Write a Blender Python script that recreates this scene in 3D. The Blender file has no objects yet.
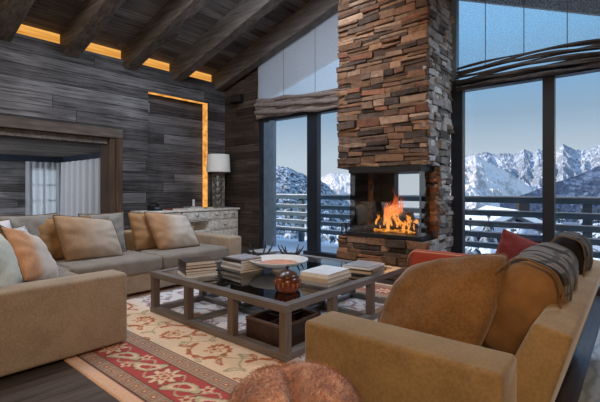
import bpy, bmesh, math, random
from mathutils import Vector, Matrix, noise
import numpy as np

R = random.Random(7)
C = bpy.context.scene.collection
PI = math.pi
YW = 5.9          # window wall
XL = -7.29        # left wall
SL = 0.28         # roof slope
RIDGE = -2.8

# ---------------------------------------------------------------- helpers
def obj(name, bm, m=None, parent=None, smooth=False):
    me = bpy.data.meshes.new(name)
    bm.normal_update()
    bm.to_mesh(me); bm.free()
    if m is not None:
        for x in (m if isinstance(m, (list, tuple)) else [m]):
            me.materials.append(x)
    if smooth:
        for p in me.polygons: p.use_smooth = True
    o = bpy.data.objects.new(name, me)
    C.objects.link(o)
    if parent is not None: o.parent = parent
    return o

def tag(o, label, cat, group=None, kind=None):
    if label: o['label'] = label
    if cat: o['category'] = cat
    if group: o['group'] = group
    if kind: o['kind'] = kind
    return o

def thing(name, label, cat, loc=(0, 0, 0), rotz=0, group=None):
    o = bpy.data.objects.new(name, None); C.objects.link(o)
    o.empty_display_size = 0.1
    o.location = loc; o.rotation_euler = (0, 0, rotz)
    return tag(o, label, cat, group)

def struct(name, bm, m, parent=None, smooth=False):
    o = obj(name, bm, m, parent, smooth)
    if parent is None: o['kind'] = 'structure'
    return o

def dup(o, parent=None):
    c = o.copy(); C.objects.link(c)
    if parent is not None: c.parent = parent
    for ch in list(o.children): dup(ch, c)
    return c

def B(): return bmesh.new()

def merge(bm, t, mi=None, M=None):
    if M is not None: bmesh.ops.transform(t, matrix=M, verts=t.verts)
    if mi is not None:
        for f in t.faces: f.material_index = mi
    me = bpy.data.meshes.new('tmp'); t.to_mesh(me); t.free()
    bm.from_mesh(me); bpy.data.meshes.remove(me)

def box(bm, x0, x1, y0, y1, z0, z1, bev=0.0, seg=2, mi=None, M=None, sub=0):
    t = bmesh.new()
    bmesh.ops.create_cube(t, size=1)
    for v in t.verts:
        v.co = Vector(((x0 + x1) / 2 + v.co.x * (x1 - x0), (y0 + y1) / 2 + v.co.y * (y1 - y0), (z0 + z1) / 2 + v.co.z * (z1 - z0)))
    if bev > 0:
        bmesh.ops.bevel(t, geom=list(t.edges), offset=bev, segments=seg, profile=0.5, affect='EDGES', clamp_overlap=True)
    if sub:
        bmesh.ops.subdivide_edges(t, edges=list(t.edges), cuts=sub, use_grid_fill=True)
    merge(bm, t, mi, M)
    return bm

def tube(bm, pts, rad, n=10, mi=None, cap=True):
    pts = [Vector(p) for p in pts]
    if not hasattr(rad, '__len__'): rad = [rad] * len(pts)
    rings = []
    up = Vector((0, 0, 1))
    for i, p in enumerate(pts):
        d = (pts[min(i + 1, len(pts) - 1)] - pts[max(i - 1, 0)]).normalized()
        a = d.cross(up)
        if a.length < 1e-3: a = d.cross(Vector((1, 0, 0)))
        a.normalize(); b = d.cross(a).normalized()
        rings.append([bm.verts.new(p + (a * math.cos(2 * PI * k / n) + b * math.sin(2 * PI * k / n)) * rad[i]) for k in range(n)])
    for i in range(len(rings) - 1):
        for k in range(n):
            f = bm.faces.new((rings[i][k], rings[i][(k + 1) % n], rings[i + 1][(k + 1) % n], rings[i + 1][k]))
            if mi is not None: f.material_index = mi
    if cap:
        for r in (rings[0][::-1], rings[-1]):
            f = bm.faces.new(r)
            if mi is not None: f.material_index = mi
    bmesh.ops.recalc_face_normals(bm, faces=bm.faces)
    return bm

def lathe(bm, prof, n=32, mi=None, c=(0, 0, 0)):
    rings = []
    for r, z in prof:
        rings.append([bm.verts.new((c[0] + r * math.cos(2 * PI * k / n), c[1] + r * math.sin(2 * PI * k / n), c[2] + z)) for k in range(n)])
    for i in range(len(rings) - 1):
        for k in range(n):
            f = bm.faces.new((rings[i][k], rings[i][(k + 1) % n], rings[i + 1][(k + 1) % n], rings[i + 1][k]))
            if mi is not None: f.material_index = mi
    return bm

def prism(bm, prof, y0, y1, bev=0.0, seg=3, cuts=0):
    """prof: list of (x,z), extruded along y"""
    t = bmesh.new()
    a = [t.verts.new((x, y0, z)) for x, z in prof]
    b = [t.verts.new((x, y1, z)) for x, z in prof]
    n = len(prof)
    t.faces.new(a); t.faces.new(b[::-1])
    for i in range(n):
        t.faces.new((a[i], b[i], b[(i + 1) % n], a[(i + 1) % n]))
    bmesh.ops.recalc_face_normals(t, faces=t.faces)
    if bev: bmesh.ops.bevel(t, geom=list(t.edges), offset=bev, segments=seg, profile=0.5, affect='EDGES', clamp_overlap=True)
    merge(bm, t)
    return bm

def wobble(bm, amp, freq, seed=0.0):
    o = Vector((seed * 7.1, seed * 3.3, seed))
    bm.normal_update()
    for v in bm.verts:
        v.co += noise.noise_vector(v.co * freq + o) * amp

# ---------------------------------------------------------------- materials
def new_mat(name):
    m = bpy.data.materials.new(name); m.use_nodes = True
    nt = m.node_tree
    return m, nt, nt.nodes['Principled BSDF'], nt.nodes['Material Output']

def N(nt, t, **kw):
    n = nt.nodes.new(t)
    for k, v in kw.items():
        if k.startswith('i_'): n.inputs[k[2:].replace('_', ' ')].default_value = v
        else: setattr(n, k, v)
    return n

def ramp(nt, stops, interp='LINEAR'):
    n = nt.nodes.new('ShaderNodeValToRGB'); cr = n.color_ramp; cr.interpolation = interp
    while len(cr.elements) < len(stops): cr.elements.new(0.5)
    for e, (p, c) in zip(cr.elements, stops):
        e.position = p; e.color = (c[0], c[1], c[2], 1)
    return n

def math_n(nt, op, a, b=None, c=None):
    n = nt.nodes.new('ShaderNodeMath'); n.operation = op
    for i, v in enumerate((a, b, c)):
        if v is None: continue
        if isinstance(v, (int, float)): n.inputs[i].default_value = v
        else: nt.links.new(v, n.inputs[i])
    return n.outputs[0]

def mixc(nt, f, a, b, mode='MIX'):
    n = nt.nodes.new('ShaderNodeMix'); n.data_type = 'RGBA'; n.blend_type = mode
    for s, v in ((n.inputs[0], f), (n.inputs[6], a), (n.inputs[7], b)):
        if isinstance(v, (int, float)): s.default_value = v
        elif isinstance(v, (tuple, list)): s.default_value = (v[0], v[1], v[2], 1)
        else: nt.links.new(v, s)
    return n.outputs[2]

def plain(name, col, rough=0.5, metal=0.0, var=0.15, scale=8.0, bump=0.0, spec=0.5):
    m, nt, p, out = new_mat(name)
    tc = N(nt, 'ShaderNodeTexCoord'); nz = N(nt, 'ShaderNodeTexNoise', i_Scale=scale, i_Detail=4.0)
    nt.links.new(tc.outputs['Object'], nz.inputs['Vector'])
    r = ramp(nt, [(0.25, [c * (1 - var) for c in col]), (0.75, [min(1, c * (1 + var)) for c in col])])
    nt.links.new(nz.outputs[0], r.inputs[0]); nt.links.new(r.outputs[0], p.inputs['Base Color'])
    p.inputs['Roughness'].default_value = rough; p.inputs['Metallic'].default_value = metal
    p.inputs['Specular IOR Level'].default_value = spec
    if bump:
        b = N(nt, 'ShaderNodeBump', i_Strength=bump, i_Distance=0.01)
        nt.links.new(nz.outputs[0], b.inputs['Height']); nt.links.new(b.outputs[0], p.inputs['Normal'])
    return m

def planks(name, u, v, row, seg, stops, grain=(1.2, 30.0), rough=0.75, gap=0.25, bump=0.35, spec=0.3, seed=0.0, gapw=0.035):
    """boards running along axis u, stacked along axis v (0,1,2 = x,y,z of the object)"""
    m, nt, p, out = new_mat(name)
    L = nt.links
    tc = N(nt, 'ShaderNodeTexCoord'); sp = N(nt, 'ShaderNodeSeparateXYZ'); L.new(tc.outputs['Object'], sp.inputs[0])
    U, V = sp.outputs[u], sp.outputs[v]
    vr = math_n(nt, 'DIVIDE', V, row); fl = math_n(nt, 'FLOOR', vr); fr = math_n(nt, 'FRACT', vr)
    wn = N(nt, 'ShaderNodeTexWhiteNoise', noise_dimensions='1D'); L.new(math_n(nt, 'ADD', fl, 13.7 + seed), wn.inputs['W'])
    us = math_n(nt, 'ADD', math_n(nt, 'DIVIDE', U, seg), math_n(nt, 'MULTIPLY', wn.outputs[0], 7.3))
    fu = math_n(nt, 'FLOOR', us); fru = math_n(nt, 'FRACT', us)
    cv = N(nt, 'ShaderNodeCombineXYZ'); L.new(fu, cv.inputs[0]); L.new(fl, cv.inputs[1]); cv.inputs[2].default_value = seed
    w2 = N(nt, 'ShaderNodeTexWhiteNoise', noise_dimensions='3D'); L.new(cv.outputs[0], w2.inputs['Vector'])
    # grain
    gv = N(nt, 'ShaderNodeCombineXYZ')
    L.new(math_n(nt, 'MULTIPLY', U, grain[0]), gv.inputs[0]); L.new(math_n(nt, 'MULTIPLY', V, grain[1]), gv.inputs[1])
    L.new(math_n(nt, 'MULTIPLY', w2.outputs[0], 40.0), gv.inputs[2])
    g = N(nt, 'ShaderNodeTexNoise', i_Scale=1.0, i_Detail=6.0, i_Roughness=0.65, i_Distortion=0.4); L.new(gv.outputs[0], g.inputs['Vector'])
    blotch = N(nt, 'ShaderNodeTexNoise', i_Scale=1.7, i_Detail=3.0); L.new(tc.outputs['Object'], blotch.inputs['Vector'])
    val = math_n(nt, 'ADD', math_n(nt, 'MULTIPLY', w2.outputs[0], 0.42), math_n(nt, 'MULTIPLY', math_n(nt, 'SUBTRACT', g.outputs[0], 0.18), 0.85))
    val = math_n(nt, 'ADD', val, math_n(nt, 'MULTIPLY', math_n(nt, 'SUBTRACT', blotch.outputs[0], 0.5), 0.5))
    r = ramp(nt, stops); L.new(val, r.inputs[0])
    # knots / dark streaks
    st = ramp(nt, [(0.34, (0.25, 0.25, 0.25)), (0.46, (1, 1, 1))]); L.new(g.outputs[0], st.inputs[0])
    col = mixc(nt, 0.8, r.outputs[0], st.outputs[0], 'MULTIPLY')
    # gaps
    e = math_n(nt, 'MINIMUM', fr, math_n(nt, 'SUBTRACT', 1.0, fr))
    eu = math_n(nt, 'MULTIPLY', math_n(nt, 'MINIMUM', fru, math_n(nt, 'SUBTRACT', 1.0, fru)), seg / row)
    ee = math_n(nt, 'MINIMUM', e, eu)
    gm = N(nt, 'ShaderNodeMapRange', interpolation_type='SMOOTHSTEP'); L.new(ee, gm.inputs[0])
    gm.inputs[1].default_value = 0.0; gm.inputs[2].default_value = gapw; gm.inputs[3].default_value = gap; gm.inputs[4].default_value = 1.0
    gc = N(nt, 'ShaderNodeCombineColor')
    for i in range(3): L.new(gm.outputs[0], gc.inputs[i])
    col = mixc(nt, 1.0, col, gc.outputs[0], 'MULTIPLY')
    L.new(col, p.inputs['Base Color'])
    p.inputs['Roughness'].default_value = rough; p.inputs['Specular IOR Level'].default_value = spec
    h = math_n(nt, 'ADD', math_n(nt, 'MULTIPLY', g.outputs[0], 0.35), gm.outputs[0])
    h = math_n(nt, 'ADD', h, math_n(nt, 'MULTIPLY', w2.outputs[0], 0.6))
    b = N(nt, 'ShaderNodeBump', i_Strength=bump, i_Distance=0.012); L.new(h, b.inputs['Height']); L.new(b.outputs[0], p.inputs['Normal'])
    return m

def beamwood(name, stops, axis=0, rough=0.8):
    m, nt, p, out = new_mat(name); L = nt.links
    tc = N(nt, 'ShaderNodeTexCoord'); mp = N(nt, 'ShaderNodeMapping'); L.new(tc.outputs['Object'], mp.inputs[0])
    s = [14.0, 14.0, 14.0]; s[axis] = 0.9; mp.inputs['Scale'].default_value = s
    g = N(nt, 'ShaderNodeTexNoise', i_Scale=1.6, i_Detail=7.0, i_Roughness=0.65, i_Distortion=0.5); L.new(mp.outputs[0], g.inputs['Vector'])
    b2 = N(nt, 'ShaderNodeTexNoise', i_Scale=2.2, i_Detail=2.0); L.new(tc.outputs['Object'], b2.inputs['Vector'])
    v = math_n(nt, 'ADD', math_n(nt, 'MULTIPLY', g.outputs[0], 0.7), math_n(nt, 'MULTIPLY', b2.outputs[0], 0.3))
    r = ramp(nt, stops); L.new(v, r.inputs[0]); L.new(r.outputs[0], p.inputs['Base Color'])
    p.inputs['Roughness'].default_value = rough; p.inputs['Specular IOR Level'].default_value = 0.25
    b = N(nt, 'ShaderNodeBump', i_Strength=0.5, i_Distance=0.01); L.new(g.outputs[0], b.inputs['Height']); L.new(b.outputs[0], p.inputs['Normal'])
    return m

def fabric(name, c1, c2, scale=4.0, weave=75.0, sheen=0.25, rough=0.85, axis=None, grad=None, bump=0.25):
    """grad: (axis, from, to, colour) fades to another colour along an object axis"""
    m, nt, p, out = new_mat(name); L = nt.links
    tc = N(nt, 'ShaderNodeTexCoord')
    n1 = N(nt, 'ShaderNodeTexNoise', i_Scale=scale, i_Detail=5.0, i_Roughness=0.6); L.new(tc.outputs['Object'], n1.inputs['Vector'])
    n2 = N(nt, 'ShaderNodeTexNoise', i_Scale=weave, i_Detail=2.0); L.new(tc.outputs['Object'], n2.inputs['Vector'])
    v = math_n(nt, 'ADD', math_n(nt, 'MULTIPLY', n1.outputs[0], 0.55), math_n(nt, 'MULTIPLY', n2.outputs[0], 0.45))
    r = ramp(nt, [(0.36, c1), (0.64, c2)]); L.new(v, r.inputs[0]); col = r.outputs[0]
    if grad:
        sp = N(nt, 'ShaderNodeSeparateXYZ'); L.new(tc.outputs['Object'], sp.inputs[0])
        w = math_n(nt, 'ADD', sp.outputs[grad[0]], math_n(nt, 'MULTIPLY', math_n(nt, 'SUBTRACT', n1.outputs[0], 0.5), 0.12))
        mr = N(nt, 'ShaderNodeMapRange', interpolation_type='SMOOTHSTEP'); L.new(w, mr.inputs[0])
        mr.inputs[1].default_value = grad[1]; mr.inputs[2].default_value = grad[2]
        col = mixc(nt, mr.outputs[0], col, grad[3])
    L.new(col, p.inputs['Base Color'])
    p.inputs['Roughness'].default_value = rough; p.inputs['Specular IOR Level'].default_value = 0.25
    p.inputs['Sheen Weight'].default_value = sheen; p.inputs['Sheen Roughness'].default_value = 0.4
    p.inputs['Sheen Tint'].default_value = (0.9, 0.92, 1.0, 1)
    b = N(nt, 'ShaderNodeBump', i_Strength=bump, i_Distance=0.004); L.new(v, b.inputs['Height']); L.new(b.outputs[0], p.inputs['Normal'])
    return m

def emit(name, col, strength, vary=None):
    m, nt, p, out = new_mat(name); L = nt.links
    nt.nodes.remove(p)
    e = N(nt, 'ShaderNodeEmission'); e.inputs[0].default_value = (*col, 1); e.inputs[1].default_value = strength
    if vary:
        tc = N(nt, 'ShaderNodeTexCoord'); mp = N(nt, 'ShaderNodeMapping'); L.new(tc.outputs['Object'], mp.inputs[0]); mp.inputs['Scale'].default_value = vary[0]
        n1 = N(nt, 'ShaderNodeTexNoise', i_Scale=1.0, i_Detail=4.0); L.new(mp.outputs[0], n1.inputs['Vector'])
        r = ramp(nt, [(0.3, vary[1]), (0.7, col)]); L.new(n1.outputs[0], r.inputs[0]); L.new(r.outputs[0], e.inputs[0])
    L.new(e.outputs[0], out.inputs[0])
    return m

def glass(name, tint=(0.93, 0.96, 0.98), base=0.03, rough=0.0, refl=1.0, ior=1.5):
    m, nt, p, out = new_mat(name); L = nt.links
    nt.nodes.remove(p)
    t = N(nt, 'ShaderNodeBsdfTransparent'); t.inputs[0].default_value = (*tint, 1)
    g = N(nt, 'ShaderNodeBsdfGlossy'); g.inputs['Roughness'].default_value = rough; g.inputs[0].default_value = (refl, refl, refl, 1)
    fr = N(nt, 'ShaderNodeFresnel', i_IOR=ior)
    f = math_n(nt, 'ADD', fr.outputs[0], base)
    mx = N(nt, 'ShaderNodeMixShader'); L.new(f, mx.inputs[0]); L.new(t.outputs[0], mx.inputs[1]); L.new(g.outputs[0], mx.inputs[2])
    L.new(mx.outputs[0], out.inputs[0])
    return m

def sheer(name, col, trans=0.35, tl=0.4, stripes=None):
    m, nt, p, out = new_mat(name); L = nt.links
    nt.nodes.remove(p)
    d = N(nt, 'ShaderNodeBsdfDiffuse'); d.inputs[0].default_value = (*col, 1)
    tr = N(nt, 'ShaderNodeBsdfTranslucent'); tr.inputs[0].default_value = (*col, 1)
    tp = N(nt, 'ShaderNodeBsdfTransparent')
    m1 = N(nt, 'ShaderNodeMixShader'); m1.inputs[0].default_value = tl; L.new(d.outputs[0], m1.inputs[1]); L.new(tr.outputs[0], m1.inputs[2])
    m2 = N(nt, 'ShaderNodeMixShader'); m2.inputs[0].default_value = trans; L.new(m1.outputs[0], m2.inputs[1]); L.new(tp.outputs[0], m2.inputs[2])
    tc = N(nt, 'ShaderNodeTexCoord'); nz = N(nt, 'ShaderNodeTexNoise', i_Scale=60.0, i_Detail=3.0); L.new(tc.outputs['Object'], nz.inputs['Vector'])
    L.new(math_n(nt, 'MULTIPLY_ADD', math_n(nt, 'SUBTRACT', nz.outputs[0], 0.5), 0.4, trans), m2.inputs[0])
    L.new(m2.outputs[0], out.inputs[0])
    return m

def attr_mat(name, rough=0.85, nscale=40.0, bump=0.5, spec=0.3, dist=0.01, mul=(0.7, 1.15)):
    m, nt, p, out = new_mat(name); L = nt.links
    a = N(nt, 'ShaderNodeAttribute', attribute_name='Col')
    tc = N(nt, 'ShaderNodeTexCoord'); nz = N(nt, 'ShaderNodeTexNoise', i_Scale=nscale, i_Detail=6.0, i_Roughness=0.65); L.new(tc.outputs['Object'], nz.inputs['Vector'])
    r = ramp(nt, [(0.3, [mul[0]] * 3), (0.7, [mul[1]] * 3)]); L.new(nz.outputs[0], r.inputs[0])
    L.new(mixc(nt, 1.0, a.outputs['Color'], r.outputs[0], 'MULTIPLY'), p.inputs['Base Color'])
    p.inputs['Roughness'].default_value = rough; p.inputs['Specular IOR Level'].default_value = spec
    b = N(nt, 'ShaderNodeBump', i_Strength=bump, i_Distance=dist); L.new(nz.outputs[0], b.inputs['Height']); L.new(b.outputs[0], p.inputs['Normal'])
    return m

GREY = [(0.18, (0.016, 0.014, 0.0145)), (0.4, (0.056, 0.052, 0.054)), (0.6, (0.115, 0.110, 0.116)), (0.9, (0.26, 0.255, 0.27))]
BROWN = [(0.15, (0.018, 0.013, 0.010)), (0.45, (0.05, 0.036, 0.027)), (0.7, (0.085, 0.062, 0.048)), (0.95, (0.15, 0.12, 0.10))]
M = {}
M['wall_left'] = planks('reclaimed grey boards', 1, 2, 0.20, 4.6, GREY, grain=(1.6, 34.0), gapw=0.05, gap=0.12)
M['wall_brown'] = planks('dark brown boards', 0, 2, 0.16, 1.6, BROWN, seed=3.0)
M['wall_other'] = planks('boards rear', 0, 2, 0.2, 2.0, BROWN, seed=5.0)
M['wall_right'] = planks('boards right', 1, 2, 0.2, 2.0, BROWN, seed=6.0)
M['ceil'] = planks('ceiling boards', 1, 0, 0.17, 2.6, [(0.15, (0.06, 0.05, 0.047)), (0.5, (0.16, 0.14, 0.13)), (0.9, (0.30, 0.28, 0.265))], seed=9.0)
M['ceil2'] = planks('pale ceiling boards', 1, 0, 0.2, 2.6, [(0.15, (0.1, 0.085, 0.075)), (0.5, (0.2, 0.175, 0.155)), (0.9, (0.32, 0.29, 0.26))], seed=11.0)
M['floor'] = planks('dark oak floor', 1, 0, 0.19, 2.2, [(0.15, (0.03, 0.022, 0.019)), (0.5, (0.065, 0.048, 0.042)), (0.9, (0.115, 0.09, 0.08))], rough=0.42, spec=0.5, bump=0.15, seed=2.0, gapw=0.02)
M['rafter'] = beamwood('rafter wood', [(0.32, (0.05, 0.04, 0.035)), (0.5, (0.125, 0.106, 0.095)), (0.68, (0.215, 0.19, 0.175))], 0)
M['jamb'] = beamwood('jamb wood', [(0.3, (0.03, 0.018, 0.012)), (0.5, (0.075, 0.046, 0.03)), (0.7, (0.13, 0.085, 0.06))], 2)
M['lintel'] = beamwood('lintel wood', [(0.3, (0.045, 0.034, 0.03)), (0.5, (0.1, 0.08, 0.07)), (0.7, (0.17, 0.145, 0.13))], 1)
M['frame'] = plain('window frame dark', (0.012, 0.017, 0.028), 0.4, 0.0, 0.2, 6)
M['frameb'] = plain('daylit window jamb', (0.13, 0.19, 0.27), 0.5, 0.0, 0.2, 6)  # blue daylight on the jambs is put into this colour
M['glass'] = glass('window glass')
M['tglass'] = glass('table glass', (0.93, 0.95, 0.95), 0.05, 0.0, 1.0, 1.36)
M['fglass'] = glass('fire glass', (0.95, 0.95, 0.95), 0.03)
M['stone'] = attr_mat('ledge stone', nscale=14.0, bump=0.8, dist=0.02, mul=(0.55, 1.2))
M['mortar'] = plain('stone core', (0.035, 0.027, 0.022), 0.95)
M['black'] = plain('black steel', (0.012, 0.012, 0.013), 0.45, 0.3, 0.2)
M['soot'] = plain('soot black', (0.012, 0.011, 0.011), 0.8)
M['sofa'] = fabric('taupe sofa fabric', (0.25, 0.19, 0.135), (0.36, 0.285, 0.21), 5.0)
M['sofa_seat'] = fabric('greyed seat fabric', (0.155, 0.135, 0.115), (0.235, 0.21, 0.185), 5.0)
M['sofa_back'] = fabric('golden back fabric', (0.25, 0.16, 0.085), (0.33, 0.22, 0.125), 5.0)
M['sofac'] = fabric('golden brown sofa fabric', (0.185, 0.124, 0.06), (0.275, 0.192, 0.098), 7.0, sheen=0.35)
M['leather'] = fabric('brown cushion fabric', (0.125, 0.066, 0.026), (0.225, 0.122, 0.05), 6.0, sheen=0.3)
M['pipe'] = plain('piping', (0.13, 0.075, 0.038), 0.8)
M['feet'] = plain('dark foot', (0.03, 0.022, 0.018), 0.5)
M['table'] = beamwood('grey table wood', [(0.3, (0.085, 0.076, 0.074)), (0.5, (0.155, 0.142, 0.14)), (0.7, (0.23, 0.215, 0.215))], 0, 0.36)
M['table_y'] = beamwood('grey table wood y', [(0.3, (0.085, 0.076, 0.074)), (0.5, (0.155, 0.142, 0.14)), (0.7, (0.23, 0.215, 0.215))], 1, 0.36)
M['table_z'] = beamwood('grey table wood z', [(0.3, (0.075, 0.06, 0.054)), (0.5, (0.14, 0.115, 0.105)), (0.7, (0.20, 0.17, 0.16))], 2, 0.45)
M['cove'] = emit('cove glow', (1.0, 0.52, 0.13), 1.0, ((3.0, 1.2, 20.0), (0.62, 0.24, 0.035)))
M['strip'] = emit('strip glow', (1.0, 0.47, 0.12), 1.25, ((6.0, 6.0, 9.0), (0.42, 0.15, 0.025)))
M['snow'] = plain('snow', (0.86, 0.89, 0.93), 0.7, 0, 0.05, 3.0, 0.3)
M['rail'] = beamwood('weathered railing', [(0.3, (0.045, 0.085, 0.115)), (0.5, (0.085, 0.14, 0.18)), (0.7, (0.14, 0.21, 0.26))], 0)

# ---------------------------------------------------------------- camera, sky, sun
TH = math.radians(40.4)
cd = bpy.data.cameras.new('camera'); cam = bpy.data.objects.new('camera', cd); C.objects.link(cam)
cam.location = (0, 0, 1.25); cam.rotation_euler = (PI / 2, 0, TH)
cd.sensor_width = 36; cd.lens = 24; cd.shift_y = -11 / 600; cd.clip_end = 20000; cd.clip_start = 0.05
bpy.context.scene.camera = cam

def bearing(t):   # t = sideways tangent from the viewing axis -> world direction with unit forward part
    return Vector((-math.sin(TH) + t * math.cos(TH), math.cos(TH) + t * math.sin(TH), 0))

w = bpy.data.worlds.new('sky'); bpy.context.scene.world = w; w.use_nodes = True
nt = w.node_tree; bg = nt.nodes['Background']
tc = N(nt, 'ShaderNodeTexCoord'); sp = N(nt, 'ShaderNodeSeparateXYZ'); nt.links.new(tc.outputs['Generated'], sp.inputs[0])
sk = ramp(nt, [(0.0, (0.63, 0.71, 0.78)), (0.07, (0.58, 0.67, 0.76)), (0.17, (0.33, 0.47, 0.62)), (0.24, (0.25, 0.46, 0.70)), (0.34, (0.24, 0.56, 0.92)), (0.6, (0.30, 0.5, 0.85)), (1.0, (0.3, 0.48, 0.85))])
nt.links.new(sp.outputs[2], sk.inputs[0]); nt.links.new(sk.outputs[0], bg.inputs[0])
st = N(nt, 'ShaderNodeMapRange'); nt.links.new(sp.outputs[2], st.inputs[0])
st.inputs[1].default_value = 0.3; st.inputs[2].default_value = 0.6; st.inputs[3].default_value = 1.0; st.inputs[4].default_value = 1.6
nt.links.new(st.outputs[0], bg.inputs[1])

def light(name, kind, loc, power, col, size=0.5, rot=None, target=None, **kw):
    d = bpy.data.lights.new(name, kind); d.energy = power; d.color = col
    if kind == 'AREA': d.shape = 'DISK'; d.size = size
    elif kind == 'SUN': d.angle = size
    else: d.shadow_soft_size = size
    for k, v in kw.items(): setattr(d, k, v)
    o = bpy.data.objects.new(name, d); C.objects.link(o); o.location = loc
    if target is not None:
        o.rotation_euler = (Vector(target) - Vector(loc)).to_track_quat('-Z', 'Y').to_euler()
    elif rot: o.rotation_euler = rot
    return o
light('sun', 'SUN', (0, 0, 50), 5.0, (1.0, 0.90, 0.80), 0.01, target=(32, 26, 32))
WARM = (1.0, 0.66, 0.38)
COOL = (0.74, 0.86, 1.0)
light('ceiling lamp rear', 'AREA', (0.7, -1.0, 2.6), 102, WARM, 1.2, target=(-1.4, 2.2, 0.5))
light('ceiling lamp left', 'AREA', (-5.0, 0.2, 3.6), 40, (1.0, 0.74, 0.5), 1.0, target=(-4.6, 2.4, 0.3))
light('cool fill middle', 'AREA', (-4.5, 2.3, 4.2), 85, COOL, 1.4, target=(-4.4, 2.6, 0))  # added unseen fill, stands in for daylight on the left seating
light('fireplace spot', 'SPOT', (-3.2, 3.0, 4.6), 105, (1.0, 0.70, 0.46), 0.15, target=(-2.9, 5.2, 2.2), spot_size=1.4, spot_blend=0.9)
light('daylight fill', 'AREA', (-0.25, 4.3, 3.4), 50, COOL, 0.6, target=(-0.8, 2.4, 0.4))  # unseen fill added for window light on the right sofa
light('chimney side fill', 'SPOT', (0.25, 5.3, 3.2), 70, COOL, 0.2, target=(-2.1, 5.4, 2.2), spot_size=1.2, spot_blend=0.8)  # added source out of view, cools and brightens the chimney's right side
light('left wall fill', 'AREA', (-3.25, 3.6, 4.45), 85, COOL, 0.8, target=(-7.0, 4.7, 1.2))  # unseen source added to lighten the left wall and sideboard
light('bedroom fill', 'AREA', (-10.6, 0.5, 2.0), 150, (0.85, 0.92, 1.0), 0.8, target=(-11.6, 3.8, 0.8))  # added fill out of view, brightens the curtains in the far room

# ---------------------------------------------------------------- room shell
bm = B(); box(bm, -13.0, 4.0, -3.2, YW + 0.1, -0.12, 0.0); struct('floor', bm, M['floor'])

def zc(x):   # underside of the ceiling boards
    return 3.88 + SL * (x - XL) if x < RIDGE else 3.88 + SL * (RIDGE - XL) - 0.42 * (x - RIDGE)

def slab(name, xa, xb, m, y0=-3.3, y1=7.1, below=0.0, th=0.25):
    bm = B(); vs = []
    for y in (y0, y1):
        for x, dz in ((xa, 0), (xb, 0), (xb, 1), (xa, 1)):
            vs.append(bm.verts.new((x, y, zc(x) - below + dz * th)))
    a, b = vs[:4], vs[4:]
    bm.faces.new(a); bm.faces.new(b[::-1])
    for i in range(4): bm.faces.new((a[i], b[i], b[(i + 1) % 4], a[(i + 1) % 4]))
    bmesh.ops.recalc_face_normals(bm, faces=bm.faces)
    return struct(name, bm, m)
slab('ceiling', XL - 0.45, RIDGE, M['ceil'])
slab('ceiling.001', RIDGE, 4.1, M['ceil'])
slab('trim_7', XL - 0.6, RIDGE, M['frame'], 7.1, 7.18, 0.40, 0.6)
slab('trim_8', RIDGE, 4.1, M['frame'], 7.1, 7.18, 0.40, 0.6)

WT = 3.66
bm = B()
box(bm, XL - 0.37, XL, -3.2, 0.4, 0, WT)
box(bm, XL - 0.37, XL, 0.4, 3.45, 2.30, WT)
box(bm, XL - 0.37, XL, 3.45, 4.01, 0, WT)
box(bm, XL - 0.37, XL, 4.01, 5.43, 3.17, WT)
box(bm, XL - 0.37, XL - 0.2, 4.01, 5.43, 0, 3.17)
box(bm, XL - 0.37, XL, 5.43, YW + 0.1, 0, WT)
box(bm, XL - 0.45, XL - 0.22, -3.2, YW + 0.1, WT, 3.86)
struct('wall_left', bm, M['wall_left'])

def wall_poly(name, pts, y0, y1, m):
    bm = B(); a = [bm.verts.new((x, y0, z)) for x, z in pts]; b = [bm.verts.new((x, y1, z)) for x, z in pts]
    bm.faces.new(a); bm.faces.new(b[::-1])
    for i in range(len(pts)): bm.faces.new((a[i], b[i], b[(i + 1) % len(pts)], a[(i + 1) % len(pts)]))
    bmesh.ops.recalc_face_normals(bm, faces=bm.faces)
    return struct(name, bm, m)
wall_poly('wall_back', [(XL, 0), (-6.16, 0), (-6.16, zc(-6.16)), (XL, zc(XL))], YW, YW + 0.2, M['wall_brown'])
wall_poly('wall_front', [(XL, 0), (4.0, 0), (4.0, zc(4.0)), (RIDGE, zc(RIDGE)), (XL, zc(XL))], -3.2, -3.05, M['wall_other'])
bm = B(); box(bm, 3.9, 4.05, -3.2, YW + 0.2, 0, zc(3.95)); struct('wall_right', bm, M['wall_right'])
# window wall strip far right of the glazing
wall_poly('wall_corner', [(2.2, 0), (4.0, 0), (4.0, zc(4.0)), (2.2, zc(2.2))], YW, YW + 0.2, M['wall_brown'])

# door casing to the bedroom
bm = B()
box(bm, XL - 0.06, XL + 0.05, 0.2, 3.49, 2.19, 2.36, 0.008)
wobble(bm, 0.004, 5); struct('trim_1', bm, M['lintel'])
bm = B()
box(bm, XL - 0.06, XL + 0.04, 3.37, 3.49, 0, 2.19, 0.008)
box(bm, XL - 0.10, XL + 0.02, 3.26, 3.37, 0, 2.19, 0.008)
box(bm, XL - 0.06, XL + 0.04, 0.2, 0.42, 0, 2.19, 0.008)
box(bm, XL - 0.40, XL - 0.1, 3.27, 3.45, 0, 2.3, 0.008)
box(bm, XL - 0.40, XL - 0.1, 0.40, 0.5, 0, 2.3, 0.008)
struct('trim_2', bm, M['jamb'])
bm = B()
box(bm, XL - 0.40, XL - 0.06, 0.4, 3.45, 2.08, 2.30, 0.01)
struct('trim_3', bm, M['rafter'])

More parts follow.
